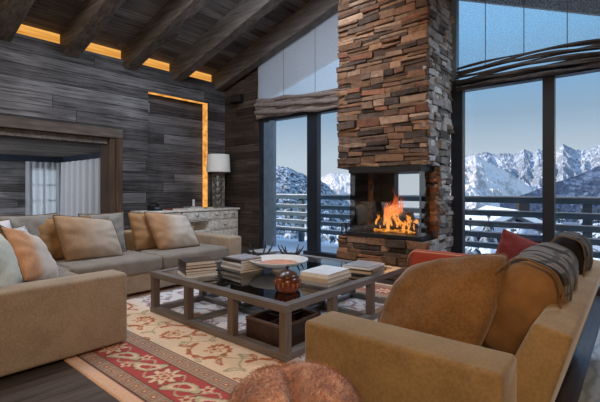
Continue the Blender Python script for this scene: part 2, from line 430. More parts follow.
# bedroom behind
bm = B(); box(bm, -12.7, XL - 0.37, -1.2, 4.55, 2.16, 2.3); o = struct('ceiling.001', bm, M['ceil2'])
bm = B()
box(bm, -12.7, -12.5, -1.2, 3.5, 0, 2.2); box(bm, -12.7, -12.5, 4.2, 4.55, 0, 2.2)
box(bm, -12.7, -12.5, 3.5, 4.2, 0, 0.5); box(bm, -12.7, -12.5, 3.5, 4.2, 1.85, 2.2)
struct('wall_left.001', bm, M['wall_left'])
bm = B(); box(bm, -12.6, XL - 0.37, 4.4, 4.55, 0, 2.2); struct('wall_back.001', bm, M['wall_other'])
bm = B(); box(bm, -12.6, XL - 0.37, -1.2, -1.05, 0, 2.2); struct('wall_front.001', bm, M['wall_other'])
bm = B(); box(bm, -12.5, -12.34, 0.0, 4.4, 2.0, 2.16); box(bm, -12.5, XL - 0.4, 4.24, 4.4, 2.0, 2.16); struct('trim_4', bm, M['frame'])
wroot = bpy.data.objects.new('window_3', None); C.objects.link(wroot); wroot['kind'] = 'structure'
bm = B()
for a in (3.5, 3.82, 4.14): box(bm, -12.62, -12.56, a, a + 0.06, 0.5, 1.85)
for a in (0.5, 0.93, 1.36, 1.79): box(bm, -12.61, -12.57, 3.5, 4.2, a, a + 0.05)
obj('window_frame', bm, plain('white paint', (0.7, 0.72, 0.74), 0.5), wroot)
bm = B(); box(bm, -12.595, -12.585, 3.5, 4.2, 0.5, 1.85); obj('pane', bm, M['glass'], wroot)

def curtain(name, label, along, a0, a1, other, z0, z1, m, amp=0.035, wave=0.11):
    bm = B(); n = int((a1 - a0) / 0.012); rows = 14; prev = None
    for i in range(n + 1):
        a = a0 + (a1 - a0) * i / n
        col = []
        for j in range(rows + 1):
            z = z0 + (z1 - z0) * j / rows
            k = 1 - 0.35 * j / rows
            d = amp * k * (math.sin(a / wave * 2 * PI + 0.8 * noise.noise(Vector((a * 3, z * 0.6, 1)))) + 0.5 * math.sin(a / wave * 3.1))
            col.append(bm.verts.new((other + d, a, z) if along == 'y' else (a, other + d, z)))
        if prev:
            for j in range(rows): bm.faces.new((prev[j], col[j], col[j + 1], prev[j + 1]))
        prev = col
    o = obj(name, bm, m, None, True)
    return tag(o, label, 'curtain')
sh1 = sheer('sheer curtain', (0.82, 0.84, 0.9), 0.42, 0.6)
sh2 = sheer('linen curtain', (0.72, 0.72, 0.76), 0.08, 0.4)
curtain('sheer_curtain', 'sheer white curtain over the bright bedroom window seen through the wide opening', 'y', 3.32, 4.2, -12.24, 0.05, 2.0, sh1, 0.045, 0.14)
curtain('curtain', 'pale grey curtain hanging along the bedroom side wall, right of the sheer one', 'x', -12.1, -9.2, 4.14, 0.05, 2.0, sh2, 0.06, 0.19)

# rafters
def rafter(name, label, y0, y1, x0=XL - 0.3, x1=RIDGE + 0.05, h=0.38, drop=0.0, group=None):
    bm = B(); n = 40; rings = []
    for i in range(n + 1):
        x = x0 + (x1 - x0) * i / n
        zt = zc(x) - 0.005 if x >= XL - 0.3 else zc(x); zb = zt - h - drop
        c = 0.018
        pr = [(y0 + c, zb), (y1 - c, zb), (y1, zb + c), (y1, zt), (y0, zt), (y0, zb + c)]
        rings.append([bm.verts.new((x, y, z)) for y, z in pr])
    for i in range(n):
        for k in range(6): bm.faces.new((rings[i][k], rings[i][(k + 1) % 6], rings[i + 1][(k + 1) % 6], rings[i + 1][k]))
    bm.faces.new(rings[0]); bm.faces.new(rings[-1][::-1])
    bmesh.ops.recalc_face_normals(bm, faces=bm.faces)
    wobble(bm, 0.005, 1.6, y0)
    o = obj(name, bm, M['rafter'])
    return tag(o, label, 'beam', group)
rafter('ceiling_rafter', 'rough timber rafter at the far left top corner, first of the sloping beams', 1.50, 1.79)
rafter('ceiling_rafter', 'rough timber rafter second from the left under the boarded ceiling', 2.50, 2.75)
rafter('ceiling_rafter', 'rough timber rafter in the middle of the five, left of the glowing niche', 3.53, 3.76)
rafter('ceiling_rafter', 'rough timber rafter directly above the glowing wall niche, fourth from the left', 4.54, 4.77)
rafter('ceiling_rafter', 'rough timber rafter running along the top of the window wall above the white shade', 5.60, 5.82, x1=-3.58)

# cove lights
cl = ['glowing amber cove light at the left end, between first and second rafter', 'glowing amber cove light between the second and third rafters',
      'glowing amber cove light between the third and fourth rafters', 'glowing amber cove light between the fourth rafter and the window wall beam']
for (a, b), lb in zip(((1.79, 2.50), (2.75, 3.53), (3.76, 4.54), (4.77, 5.60)), cl):
    t = thing('cove_light', lb, 'light', (XL - 0.1, (a + b) / 2, WT))
    bm = B(); box(bm, -0.02, 0.0, -(b - a) / 2 + 0.01, (b - a) / 2 - 0.01, 0.0, 0.19); obj('lit_board', bm, M['cove'], t)
    bm = B(); box(bm, -0.02, 0.08, -(b - a) / 2 + 0.01, (b - a) / 2 - 0.01, -0.015, 0.0); obj('ledge', bm, M['rafter'], t)
bm = B(); box(bm, 0, 0.012, -0.012, 0.0, -2.3, 0); 
t = thing('niche_light', 'amber strip light outlining the top and right side of the wall niche', 'light', (XL - 0.19, 5.42, 3.16))
bm.free()
bm = B(); box(bm, 0.005, 0.17, -0.006, 0.006, -2.3, 0.0); obj('upright_strip', bm, M['strip'], t)
bm = B(); box(bm, 0.10, 0.185, -1.4, 0.0, -0.012, 0.004); obj('top_strip', bm, M['strip'], t)

# ---------------------------------------------------------------- windows
def window(name, x0, x1, bars, right=False):
    root = bpy.data.objects.new(name, None); C.objects.link(root); root['kind'] = 'structure'
    bm = B()
    y0, y1 = YW + 0.0, YW + 0.12
    for a, b in bars: box(bm, a, b, y0, y1, 0, 2.78, 0.006)
    box(bm, x0, x1, y0 - 0.02, y1 + 0.02, 2.68, 2.84, 0.006)     # header
    box(bm, -4.85 if x0 < -4 else x0, x1, y0, y1, 0, 0.09, 0.006)                       # bottom rail
    obj('window_frame', bm, M['frame'], root)
    bm = B()
    n = 24
    for i in range(n):
        a = x0 + (x1 - x0) * i / n; b = x0 + (x1 - x0) * (i + 1) / n
        vs = [bm.verts.new(p) for p in ((a, YW + 0.06, 0.05), (b, YW + 0.06, 0.05), (b, YW + 0.06, zc(b)), (a, YW + 0.06, zc(a)))]
        bm.faces.new(vs)
    bmesh.ops.remove_doubles(bm, verts=bm.verts, dist=1e-4)
    obj('pane', bm, M['glass'], root)
    bm = B()
    for a in (x0, x1 - 0.08):
        box(bm, a, a + 0.08, y0, y1, 2.84, zc(a + 0.04))
    obj('upper_frame', bm, M['frameb'], root)
    return root
window('window_1', -6.16, -3.2, [(-6.16, -6.06), (-4.85, -4.6)])
window('window_2', -2.12, 2.2, [(-2.12, -1.95), (-0.955, -0.825), (0.35, 0.48), (2.1, 2.2)])
# sliding jamb boards, blue daylight in their colour, on the left of window 1
bm = B(); box(bm, -6.05, -5.9, YW + 0.02, YW + 0.1, 0.09, 2.68, 0.01); box(bm, -5.86, -5.7, YW - 0.02, YW + 0.05, 0.09, 2.68, 0.01)
struct('trim_5', bm, M['frameb'])
bm = B(); box(bm, -4.9, -3.4, YW - 0.06, YW, 0.0, 0.10, 0.01); struct('trim_6', bm, M['frame'])
bm = B(); box(bm, -6.1, -4.86, YW - 0.35, YW + 0.25, 0.0, 0.012); struct('trim_9', bm, plain('pale sill stone', (0.8, 0.83, 0.88), 0.3))

# roman shades
shade_l = sheer('white shade', (0.74, 0.78, 0.84), 0.30, 0.45)
shade_r = sheer('blue sheer shade', (0.7, 0.8, 0.9), 0.72, 0.7)
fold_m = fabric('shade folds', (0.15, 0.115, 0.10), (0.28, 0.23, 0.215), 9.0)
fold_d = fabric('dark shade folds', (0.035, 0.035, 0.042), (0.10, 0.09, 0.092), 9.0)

def shade(name, label, x0, x1, y, zlow, ztop, msheer, mfold, cords, zbot, zfold, rf=1.05, wv=1.0):
    t = thing(name, label, 'window shade', (x0, y, 2.8))
    L = x1 - x0
    bm = B(); n = 60; rows = 10; prev = None
    for i in range(n + 1):
        u = i / n; x = u * L
        zl = zlow(u); zt = ztop(x0 + x)
        col = [bm.verts.new((x, 0.012 * math.sin(u * 40) * 0.3 + 0.01 * noise.noise(Vector((x * 3, j * .4, 2))), zl - 2.8 + (zt - zl) * j / rows)) for j in range(rows + 1)]
        if prev:
            for j in range(rows): bm.faces.new((prev[j], col[j], col[j + 1], prev[j + 1]))
        prev = col
    obj('sheer_panel', bm, msheer, t, True)
    # gathered folds: several stacked wavy rolls
    bm = B()
    k = 9 if rf > 1 else 16
    for f in range(k):
        ph = f * 1.7
        pts = []; rad = []
        for i in range(41):
            u = i / 40
            zb, zt_ = zbot(u), zfold(u)
            zz = zb + (zt_ - zb) * (f + 0.5) / k + wv * (0.018 * math.sin(u * 7 + ph) + 0.01 * math.sin(u * 17 + ph * 2))
            yy = -0.03 + 0.03 * math.sin(u * 9 + ph) - 0.03 * (1 - abs(2 * f / (k - 1) - 1))
            pts.append((u * L, yy, zz - 2.8)); rad.append((zt_ - zb) / k * rf + 0.006 * math.sin(u * 23 + ph))
        tube(bm, pts, rad, 8)
    obj('gathered_folds', bm, mfold, t, True)
    for c in cords:
        bm = B(); tube(bm, [(c - x0, -0.012, zlow((c - x0) / L) - 2.8), (c - x0, -0.012, ztop(c) - 2.8)], 0.005, 6); obj('cord', bm, mfold, t)
    return t
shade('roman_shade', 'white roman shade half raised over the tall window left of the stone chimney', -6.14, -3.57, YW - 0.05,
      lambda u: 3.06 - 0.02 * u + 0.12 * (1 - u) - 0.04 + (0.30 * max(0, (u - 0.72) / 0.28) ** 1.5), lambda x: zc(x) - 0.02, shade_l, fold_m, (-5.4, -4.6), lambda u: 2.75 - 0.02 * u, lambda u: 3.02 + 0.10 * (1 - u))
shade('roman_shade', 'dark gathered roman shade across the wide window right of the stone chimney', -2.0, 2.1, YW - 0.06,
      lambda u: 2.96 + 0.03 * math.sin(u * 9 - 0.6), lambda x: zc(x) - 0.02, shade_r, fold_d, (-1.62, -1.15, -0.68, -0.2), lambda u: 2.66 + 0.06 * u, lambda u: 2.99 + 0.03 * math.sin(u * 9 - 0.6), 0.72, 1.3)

t = thing('wall_speaker', 'small black speaker mounted high on the dark boards near the left room corner', 'speaker', (-6.78, YW - 0.01, 3.18))
bm = B(); box(bm, -0.15, 0.15, -0.13, 0.0, 0.0, 0.16, 0.012); obj('cabinet', bm, M['black'], t)
bm = B(); box(bm, -0.135, 0.135, -0.137, -0.131, 0.012, 0.148, 0.002); obj('grille', bm, M['soot'], t)
bm = B(); box(bm, -0.03, 0.03, -0.02, 0.01, 0.16, 0.20, 0.004); obj('bracket', bm, M['black'], t)

# ---------------------------------------------------------------- stone chimney with glass firebox
STONES = [(0.25, 0.135, 0.075), (0.19, 0.105, 0.062), (0.31, 0.18, 0.11), (0.13, 0.075, 0.05), (0.22, 0.14, 0.095), (0.09, 0.06, 0.047), (0.36, 0.235, 0.16), (0.15, 0.10, 0.075), (0.22, 0.115, 0.07), (0.07, 0.05, 0.042), (0.27, 0.12, 0.07)]
DAYLIT_STONES = [(0.40, 0.385, 0.38), (0.26, 0.245, 0.24), (0.50, 0.485, 0.48), (0.15, 0.14, 0.135), (0.33, 0.29, 0.265), (0.58, 0.57, 0.57)]  # greyer, lighter side palette: window daylight is put into the stone colours
def stones(bm, o, u, n, W, z0, z1, pal, rng, smin=0.13, smax=0.46, hmin=0.045, hmax=0.11, tilt=0.0, prot=0.055):
    lay = bm.loops.layers.float_color.get('Col') or bm.loops.layers.float_color.new('Col')
    o, u, n = Vector(o), Vector(u), Vector(n); k = Vector((0, 0, 1))
    z = z0
    while z < z1 - 0.005:
        h = min(rng.uniform(hmin, hmax), z1 - z)
        if z1 - z - h < 0.03: h = z1 - z
        x = -rng.uniform(0.0, 0.02)
        while x < W - 0.005:
            l = rng.uniform(smin, smax)
            if W - x - l < 0.1: l = W - x + rng.uniform(-0.015, 0.02)
            p = rng.uniform(0.01, prot); g = 0.006
            t = bmesh.new(); bmesh.ops.create_cube(t, size=1)
            split = h > 0.085 and rng.random() < 0.35
            hs = [(0, h)] if not split else [(0, h * 0.52), (h * 0.54, h)]
            t.free()
            for a, b in hs:
                pp = p * rng.uniform(0.6, 1.2)
                t = bmesh.new(); bmesh.ops.create_cube(t, size=1)
                dz = rng.uniform(-0.006, 0.006); rot = rng.gauss(0, 0.025)
                for v in t.verts:
                    c = v.co.copy()
                    jx, jz, jp = rng.uniform(-0.014, 0.014), rng.uniform(-0.010, 0.010) + rot * c.x * l, rng.uniform(-0.012, 0.012)
                    lx = x + g / 2 + (c.x + 0.5) * (l - g) + jx
                    lz = z + a + g / 2 + (c.z + 0.5) * (b - a - g) + jz + dz
                    lp = (-0.04 if c.y > 0 else pp + jp)
                    v.co = o + u * lx + k * lz + n * lp
                bmesh.ops.bevel(t, geom=list(t.edges), offset=0.006, segments=1, affect='EDGES')
                bmesh.ops.recalc_face_normals(t, faces=t.faces)
                tl = t.loops.layers.float_color.new('Col')
                col = rng.choice(pal); f = rng.uniform(0.6, 1.15)
                for fc in t.faces:
                    for lp_ in fc.loops: lp_[tl] = (col[0] * f, col[1] * f, col[2] * f, 1)
                merge(bm, t)
            x += l
        z += h

fp = thing('fireplace', 'tall stacked-stone chimney with a glass-sided firebox between the two big windows', 'fireplace', (-2.8, 5.0, 0))
FX, FY = -2.8, 5.0
def lx(x): return x - FX
def ly(y): return y - FY
rng = random.Random(21)
bm = B(); box(bm, lx(-3.47), lx(-2.13), 0.03, 0.9, 1.62, zc(-2.1) - 0.05)
obj('chimney_core', bm, M['mortar'], fp)
bm = B()
ZT = zc(-2.1) - 0.06
stones(bm, (lx(-3.5), 0.03, 0), (1, 0, 0), (0, -1, 0), 1.4, 1.58, ZT, STONES, rng)
stones(bm, (lx(-2.13), 0.03, 0), (0, 1, 0), (1, 0, 0), 0.86, 1.58, ZT, DAYLIT_STONES, rng, 0.1, 0.3)
stones(bm, (lx(-3.47), 0.03, 0), (0, 1, 0), (-1, 0, 0), 0.86, 1.58, ZT, STONES, rng, 0.12, 0.35)
obj('stone_breast', bm, M['stone'], fp)
bm = B(); box(bm, lx(-3.47), lx(-2.13), 0.03, 0.9, 0.0, 0.56)
obj('hearth_core', bm, M['mortar'], fp)
bm = B()
stones(bm, (lx(-3.5), 0.03, 0), (1, 0, 0), (0, -1, 0), 1.4, 0.0, 0.57, STONES, rng)
stones(bm, (lx(-2.13), 0.03, 0), (0, 1, 0), (1, 0, 0), 0.86, 0.0, 0.57, DAYLIT_STONES, rng, 0.1, 0.3)
stones(bm, (lx(-3.47), 0.03, 0), (0, 1, 0), (-1, 0, 0), 0.86, 0.0, 0.57, STONES, rng)
obj('stone_hearth', bm, M['stone'], fp)
bm = B(); box(bm, lx(-2.21), lx(-2.13), ly(5.47), ly(5.9), 0.57, 1.6); obj('pillar_core', bm, M['mortar'], fp)
bm = B(); box(bm, lx(-3.46), lx(-3.36), ly(5.6), ly(5.9), 0.57, 1.6); obj('pillar_core', bm, M['mortar'], fp)
bm = B()
stones(bm, (lx(-2.24), ly(5.47), 0), (1, 0, 0), (0, -1, 0), 0.13, 0.57, 1.58, STONES, rng, 0.13, 0.15)
stones(bm, (lx(-2.13), ly(5.45), 0), (0, 1, 0), (1, 0, 0), 0.44, 0.57, 1.58, DAYLIT_STONES, rng, 0.1, 0.25)
obj('stone_pillar', bm, M['stone'], fp)
bm = B()
stones(bm, (lx(-3.5), ly(5.6), 0), (1, 0, 0), (0, -1, 0), 0.15, 0.57, 1.58, STONES, rng, 0.13, 0.16)
stones(bm, (lx(-3.36), ly(5.58), 0), (0, 1, 0), (1, 0, 0), 0.3, 0.57, 1.58, STONES, rng, 0.1, 0.2)
obj('stone_pillar', bm, M['stone'], fp)
fb = B()
box(fb, lx(-3.34), lx(-2.19), ly(5.0), ly(5.86), 0.575, 0.635, 0.006)      # tray
box(fb, lx(-3.32), lx(-2.19), ly(5.02), ly(5.86), 1.50, 1.60, 0.006)      # hood
box(fb, lx(-3.30), lx(-2.93), ly(5.72), ly(5.86), 0.63, 1.5)              # back
box(fb, lx(-2.93), lx(-2.22), ly(5.80), ly(5.86), 0.63, 0.70)
fbo = obj('firebox', fb, M['black'], fp)
bm = B(); box(bm, lx(-3.30), lx(-2.205), ly(5.035), ly(5.043), 0.635, 1.5); obj('front_glass', bm, M['fglass'], fbo)
bm = B(); box(bm, lx(-2.213), lx(-2.205), ly(5.043), ly(5.47), 0.635, 1.5); obj('side_glass', bm, M['fglass'], fbo)
bm = B(); box(bm, lx(-3.30), lx(-3.292), ly(5.043), ly(5.6), 0.635, 1.5); obj('side_glass', bm, M['fglass'], fbo)
bm = B(); box(bm, lx(-2.217), lx(-2.201), ly(5.031), ly(5.047), 0.635, 1.5); obj('glass_edge', bm, plain('steel edge', (0.25, 0.26, 0.28), 0.3, 0.8), fbo)

# logs + flames
bark = plain('charred bark', (0.05, 0.03, 0.02), 0.9, 0, 0.6, 20, 0.8)
endw = emit('glowing embers', (1.0, 0.35, 0.05), 1.6, ((20, 20, 20), (0.02, 0.005, 0.0)))
for (x, y, z, a, L, r, tz, lb) in ((-2.9, 5.36, 0.72, 0.15, 0.62, 0.065, 0.0, 'charred log lying at the bottom left of the fire'),
                               (-2.62, 5.42, 0.71, -0.35, 0.5, 0.06, 0.05, 'charred log lying at the bottom right of the fire'),
                               (-2.72, 5.38, 0.83, 0.5, 0.5, 0.055, 0.25, 'burning log propped across the top of the fire'),
                               (-2.52, 5.36, 0.77, 1.3, 0.4, 0.05, -0.7, 'burning log leaning at the right edge of the fire')):
    bm = B(); pts = [Vector((-L / 2 + L * i / 8, 0.012 * math.sin(i * 1.3), 0.01 * math.cos(i * 2))) for i in range(9)]
    tube(bm, pts, [r * (1 + 0.1 * math.sin(i * 2.1)) for i in range(9)], 12)
    wobble(bm, 0.008, 14, x)
    o = obj('log', bm, bark, None, True); o.location = (x, y, z); o.rotation_euler = (0, -tz, a); tag(o, lb, 'log')
bm = B(); wv = random.Random(3)
for i in range(60):
    x, y = wv.uniform(-3.02, -2.45), wv.uniform(5.25, 5.5); s = wv.uniform(0.015, 0.035)
    t = bmesh.new(); bmesh.ops.create_icosphere(t, subdivisions=1, radius=s); merge(bm, t, None, Matrix.Translation((x, y, 0.645 + s * 0.4)))
tag(obj('embers', bm, endw), 'glowing bed of embers under the burning logs', 'embers', kind='stuff')

m, nt, p, out = new_mat('flame'); L = nt.links; nt.nodes.remove(p)
tc = N(nt, 'ShaderNodeTexCoord'); sp = N(nt, 'ShaderNodeSeparateXYZ'); L.new(tc.outputs['Object'], sp.inputs[0])
nz = N(nt, 'ShaderNodeTexNoise', i_Scale=9.0, i_Detail=3.0, i_Distortion=1.0); L.new(tc.outputs['Object'], nz.inputs['Vector'])
hh = math_n(nt, 'ADD', math_n(nt, 'MULTIPLY', sp.outputs[2], 1.6), math_n(nt, 'MULTIPLY', math_n(nt, 'SUBTRACT', nz.outputs[0], 0.5), 1.2))
cr = ramp(nt, [(0.0, (1.0, 0.42, 0.09)), (0.3, (1.0, 0.30, 0.045)), (0.6, (0.95, 0.16, 0.02)), (1.0, (0.6, 0.08, 0.01))]); L.new(hh, cr.inputs[0])
em = N(nt, 'ShaderNodeEmission'); L.new(cr.outputs[0], em.inputs[0]); em.inputs[1].default_value = 1.35
tp = N(nt, 'ShaderNodeBsdfTransparent')
lw = N(nt, 'ShaderNodeLayerWeight'); lw.inputs[0].default_value = 0.35
alpha = math_n(nt, 'MULTIPLY', math_n(nt, 'SUBTRACT', 1.0, lw.outputs['Facing']), math_n(nt, 'SUBTRACT', 1.15, hh))
am = N(nt, 'ShaderNodeMapRange'); L.new(alpha, am.inputs[0]); am.inputs[1].default_value = 0.12; am.inputs[2].default_value = 0.95; am.inputs[4].default_value = 0.7
mx = N(nt, 'ShaderNodeMixShader'); L.new(am.outputs[0], mx.inputs[0]); L.new(tp.outputs[0], mx.inputs[1]); L.new(em.outputs[0], mx.inputs[2]); L.new(mx.outputs[0], out.inputs[0])
bm = B(); fr_ = random.Random(12)
for i in range(70):
    cx = max(-0.32, min(0.34, fr_.gauss(0.02, 0.17))); cy = fr_.uniform(-0.12, 0.08)
    hgt = (0.14 + 0.46 * math.exp(-((cx + 0.03) / 0.13) ** 2)) * fr_.uniform(0.35, 1.0); w0 = fr_.uniform(0.014, 0.036)
    base = fr_.uniform(-0.03, 0.12)
    pts = []; rad = []; ph = fr_.uniform(0, 6); lean = fr_.uniform(-0.10, 0.16) - cx * 0.3
    for j in range(11):
        s = j / 10
        pts.append((cx + lean * s * s * hgt * 2 + 0.035 * math.sin(s * 5 + ph) * s, cy + 0.02 * math.sin(s * 4 + ph * 2) * s, base + s * hgt))
        rad.append(max(0.002, w0 * (0.35 + 1.9 * s) * (1 - s) ** 1.0 + 0.002))
    tube(bm, pts, rad, 9, cap=False)
wobble(bm, 0.025, 8)
o = obj('flames', bm, m, None, True); o.location = (-2.74, 5.36, 0.68); tag(o, 'orange flames leaping from the logs in the firebox', 'fire', kind='stuff')
light('fire light', 'POINT', (-2.72, 5.25, 0.95), 14, (1.0, 0.45, 0.12), 0.12)

# little black fire tool rack on the hearth's left corner
t = thing('fire_tool_rack', 'small black metal rack standing on the left corner of the hearth', 'rack', (-3.42, 5.06, 0.57))
bm = B(); box(bm, -0.05, 0.06, -0.03, 0.10, 0, 0.015); obj('base', bm, M['black'], t)
for a, b in ((-0.04, -0.02), (0.05, -0.02), (-0.04, 0.09), (0.05, 0.09)):
    bm = B(); tube(bm, [(a, b, 0), (a, b, 0.17)], 0.007, 8); obj('post', bm, M['black'], t)
bm = B(); tube(bm, [(-0.04, -0.02, 0.17), (0.05, -0.02, 0.17), (0.05, 0.09, 0.17), (-0.04, 0.09, 0.17), (-0.04, -0.02, 0.17)], 0.007, 8); obj('hoop', bm, M['black'], t)

# ---------------------------------------------------------------- outside: balcony, trees, mountains
bm = B(); box(bm, -9, 5, YW + 0.2, 7.75, -0.2, -0.02, 0.01); struct('balcony_deck', bm, M['snow'])
t = thing('balcony_railing', 'weathered timber balcony railing with snow on its top rail outside the windows', 'railing', (-2.54, 7.5, 0))
bm = B(); box(bm, -6.5, 6.5, -0.06, 0.06, 1.03, 1.12, 0.01); obj('top_rail', bm, M['rail'], t)
bm = B(); box(bm, -6.5, 6.5, -0.055, 0.055, 1.121, 1.15, 0.012); wobble(bm, 0.006, 3); obj('snow_cap', bm, M['snow'], t)
for z in (0.84, 0.65, 0.46, 0.27):
    bm = B(); box(bm, -6.5, 6.5, -0.03, 0.03, z - 0.045, z + 0.045, 0.008); ro = obj('rail', bm, M['rail'], t)
    bm = B(); box(bm, -6.5, 6.5, -0.04, 0.02, z + 0.046, z + 0.062, 0.005); obj('snow_line', bm, M['snow'], ro)
for k in range(-3, 4):
    x = k * 1.92
    bm = B(); box(bm, x - 0.06, x + 0.06, 0.0, 0.11, -0.02, 1.03, 0.01); obj('post', bm, M['rail'], t)

# snowy ground falling to the valley
bm = B(); prev = None
for i in range(61):
    row = []
    for j in range(61):
        a = -1.2 + 2.6 * i / 60; r = 9 + (j / 60) ** 2 * 1500
        d = bearing(a); p = d * r
        if p.y < 8.2: p.y = 8.2
        z = -4.5 - min(r * 0.10, 90) + 0.6 * noise.noise(Vector((p.x * 0.06, p.y * 0.06, 0)))
        row.append(bm.verts.new((p.x, p.y, z)))
    if prev:
        for j in range(60): bm.faces.new((prev[j], row[j], row[j + 1], prev[j + 1]))
    prev = row
bmesh.ops.recalc_face_normals(bm, faces=bm.faces)
m, nt, p, out = new_mat('wooded snow'); L = nt.links
tc = N(nt, 'ShaderNodeTexCoord'); nz = N(nt, 'ShaderNodeTexNoise', i_Scale=0.35, i_Detail=8.0, i_Roughness=0.7); L.new(tc.outputs['Object'], nz.inputs['Vector'])
r = ramp(nt, [(0.42, (0.035, 0.05, 0.065)), (0.52, (0.16, 0.20, 0.26)), (0.62, (0.5, 0.56, 0.64))]); L.new(nz.outputs[0], r.inputs[0]); L.new(r.outputs[0], p.inputs['Base Color'])
p.inputs['Roughness'].default_value = 0.9
struct('ground', bm, m, None, True)

def mountain_mat(name, snow, rock, forest, fz, ft, nscale, lo=0.46, hi=0.58, slope=(0.30, 0.55)):
    m, nt, p, out = new_mat(name); L = nt.links
    g = N(nt, 'ShaderNodeNewGeometry'); tc = N(nt, 'ShaderNodeTexCoord')
    sp = N(nt, 'ShaderNodeSeparateXYZ'); L.new(g.outputs['Normal'], sp.inputs[0])
    n1 = N(nt, 'ShaderNodeTexNoise', i_Scale=nscale, i_Detail=8.0, i_Roughness=0.7); L.new(tc.outputs['Object'], n1.inputs['Vector'])
    v = math_n(nt, 'ADD', math_n(nt, 'ABSOLUTE', sp.outputs[2]), math_n(nt, 'MULTIPLY', math_n(nt, 'SUBTRACT', n1.outputs[0], 0.5), 1.3))
    mr = N(nt, 'ShaderNodeMapRange', interpolation_type='SMOOTHSTEP'); L.new(v, mr.inputs[0]); mr.inputs[1].default_value = slope[0]; mr.inputs[2].default_value = slope[1]
    col = mixc(nt, mr.outputs[0], rock, snow)
    if forest:
        sp2 = N(nt, 'ShaderNodeSeparateXYZ'); L.new(tc.outputs['Object'], sp2.inputs[0])
        n2 = N(nt, 'ShaderNodeTexNoise', i_Scale=nscale * 3.0, i_Detail=6.0, i_Roughness=0.7); L.new(tc.outputs['Object'], n2.inputs['Vector'])
        hz = N(nt, 'ShaderNodeMapRange'); L.new(sp2.outputs[2], hz.inputs[0]); hz.inputs[1].default_value = fz[0]; hz.inputs[2].default_value = fz[1]; hz.inputs[3].default_value = ft[0]; hz.inputs[4].default_value = ft[1]
        fm = N(nt, 'ShaderNodeMapRange'); L.new(math_n(nt, 'ADD', n2.outputs[0], hz.outputs[0]), fm.inputs[0]); fm.inputs[1].default_value = lo; fm.inputs[2].default_value = hi
        col = mixc(nt, fm.outputs[0], col, forest)
    L.new(col, p.inputs['Base Color']); p.inputs['Roughness'].default_value = 0.9; p.inputs['Specular IOR Level'].default_value = 0.05
    return m

def ridge(name, label, crest, D, drop, reach, amp, freq, m, seed=0.0, jag=0.0, n=240, rows=70):
    """crest: (sideways tangent, rise tangent) bearings as measured from the room, at distance D metres"""
    ts = [c[0] for c in crest]; es = [c[1] for c in crest]
    bm = B(); prev = None
    for i in range(n + 1):
        tt = ts[0] + (ts[-1] - ts[0]) * i / n
        e = float(np.interp(tt, ts, es))
        row = []
        for j in range(-6, rows + 1):
            s = j / rows
            d = D * (1 - reach * s) if j >= 0 else D * (1 - reach * s * 2)
            p = bearing(tt) * d
            q = Vector((p.x, p.y, 0)) * freq / D + Vector((seed, seed * 2, 0))
            rg = 1 - abs(noise.noise(q)) * 2
            r2 = 1 - abs(noise.noise(q * 2.3 + Vector((5, 1, 0)))) * 2
            r3 = noise.noise(q * 6.1); r4 = noise.noise(q * 13.7)
            fade = min(1, abs(s) * 3.0)
            z = e * D - drop * D * abs(s) ** 0.85 + amp * D * ((rg * abs(rg) - 0.3) * 0.6 * fade + (r2 - 0.4) * 0.24 * (0.1 + fade) + r3 * 0.07 * (0.2 + fade) + r4 * 0.02) + jag * D * (r3 + 0.5 * r4)
            row.append(bm.verts.new((p.x, p.y, 1.25 + z)))
        if prev:
            for j in range(len(row) - 1): bm.faces.new((prev[j], row[j], row[j + 1], prev[j + 1]))
        prev = row
    bmesh.ops.recalc_face_normals(bm, faces=bm.faces)
    o = obj(name, bm, m, None, False)
    return tag(o, label, 'mountain')

def px(l): return [((x - 300) / 400, (190 - y) / 400) for x, y in l]
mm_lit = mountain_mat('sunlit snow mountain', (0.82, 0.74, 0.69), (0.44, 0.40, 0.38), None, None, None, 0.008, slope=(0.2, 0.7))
mm_far = mountain_mat('far snow mountain', (0.60, 0.60, 0.62), (0.28, 0.30, 0.34), None, None, None, 0.004, slope=(0.4, 0.85))  # distance haze put into duller, bluish snow and rock tones
mm_blue = mountain_mat('shaded blue ridge', (0.15, 0.19, 0.27), (0.06, 0.08, 0.12), (0.05, 0.068, 0.105), (-100, 200), (0.15, -0.1), 0.010)  # shade put into the dark blue snow, rock and forest colours
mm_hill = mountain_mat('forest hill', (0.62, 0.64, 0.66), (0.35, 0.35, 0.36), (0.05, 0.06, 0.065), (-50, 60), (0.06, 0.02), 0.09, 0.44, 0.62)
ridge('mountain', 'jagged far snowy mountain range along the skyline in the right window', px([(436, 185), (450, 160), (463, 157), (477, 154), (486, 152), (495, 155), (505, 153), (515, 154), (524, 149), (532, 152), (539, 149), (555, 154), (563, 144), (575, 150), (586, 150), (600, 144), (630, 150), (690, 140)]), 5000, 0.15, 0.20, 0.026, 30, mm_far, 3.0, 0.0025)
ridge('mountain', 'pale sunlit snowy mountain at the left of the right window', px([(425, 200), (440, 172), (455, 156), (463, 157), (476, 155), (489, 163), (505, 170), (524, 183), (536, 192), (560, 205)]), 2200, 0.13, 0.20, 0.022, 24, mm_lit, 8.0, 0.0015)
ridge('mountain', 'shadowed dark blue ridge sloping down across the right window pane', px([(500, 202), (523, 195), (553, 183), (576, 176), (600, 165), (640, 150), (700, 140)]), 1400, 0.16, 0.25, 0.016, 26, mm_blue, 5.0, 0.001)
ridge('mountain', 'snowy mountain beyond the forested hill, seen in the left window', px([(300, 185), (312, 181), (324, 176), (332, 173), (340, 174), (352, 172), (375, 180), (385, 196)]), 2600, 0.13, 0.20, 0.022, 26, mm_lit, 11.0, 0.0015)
ridge('hill', 'steep snowy hill covered with conifers in the left window', px([(215, 160), (250, 162), (276, 166), (287, 167), (298, 172), (310, 177), (322, 181), (336, 193), (350, 203)]), 420, 0.20, 0.5, 0.02, 18, mm_hill, 2.0, 0.003)['category'] = 'hill'

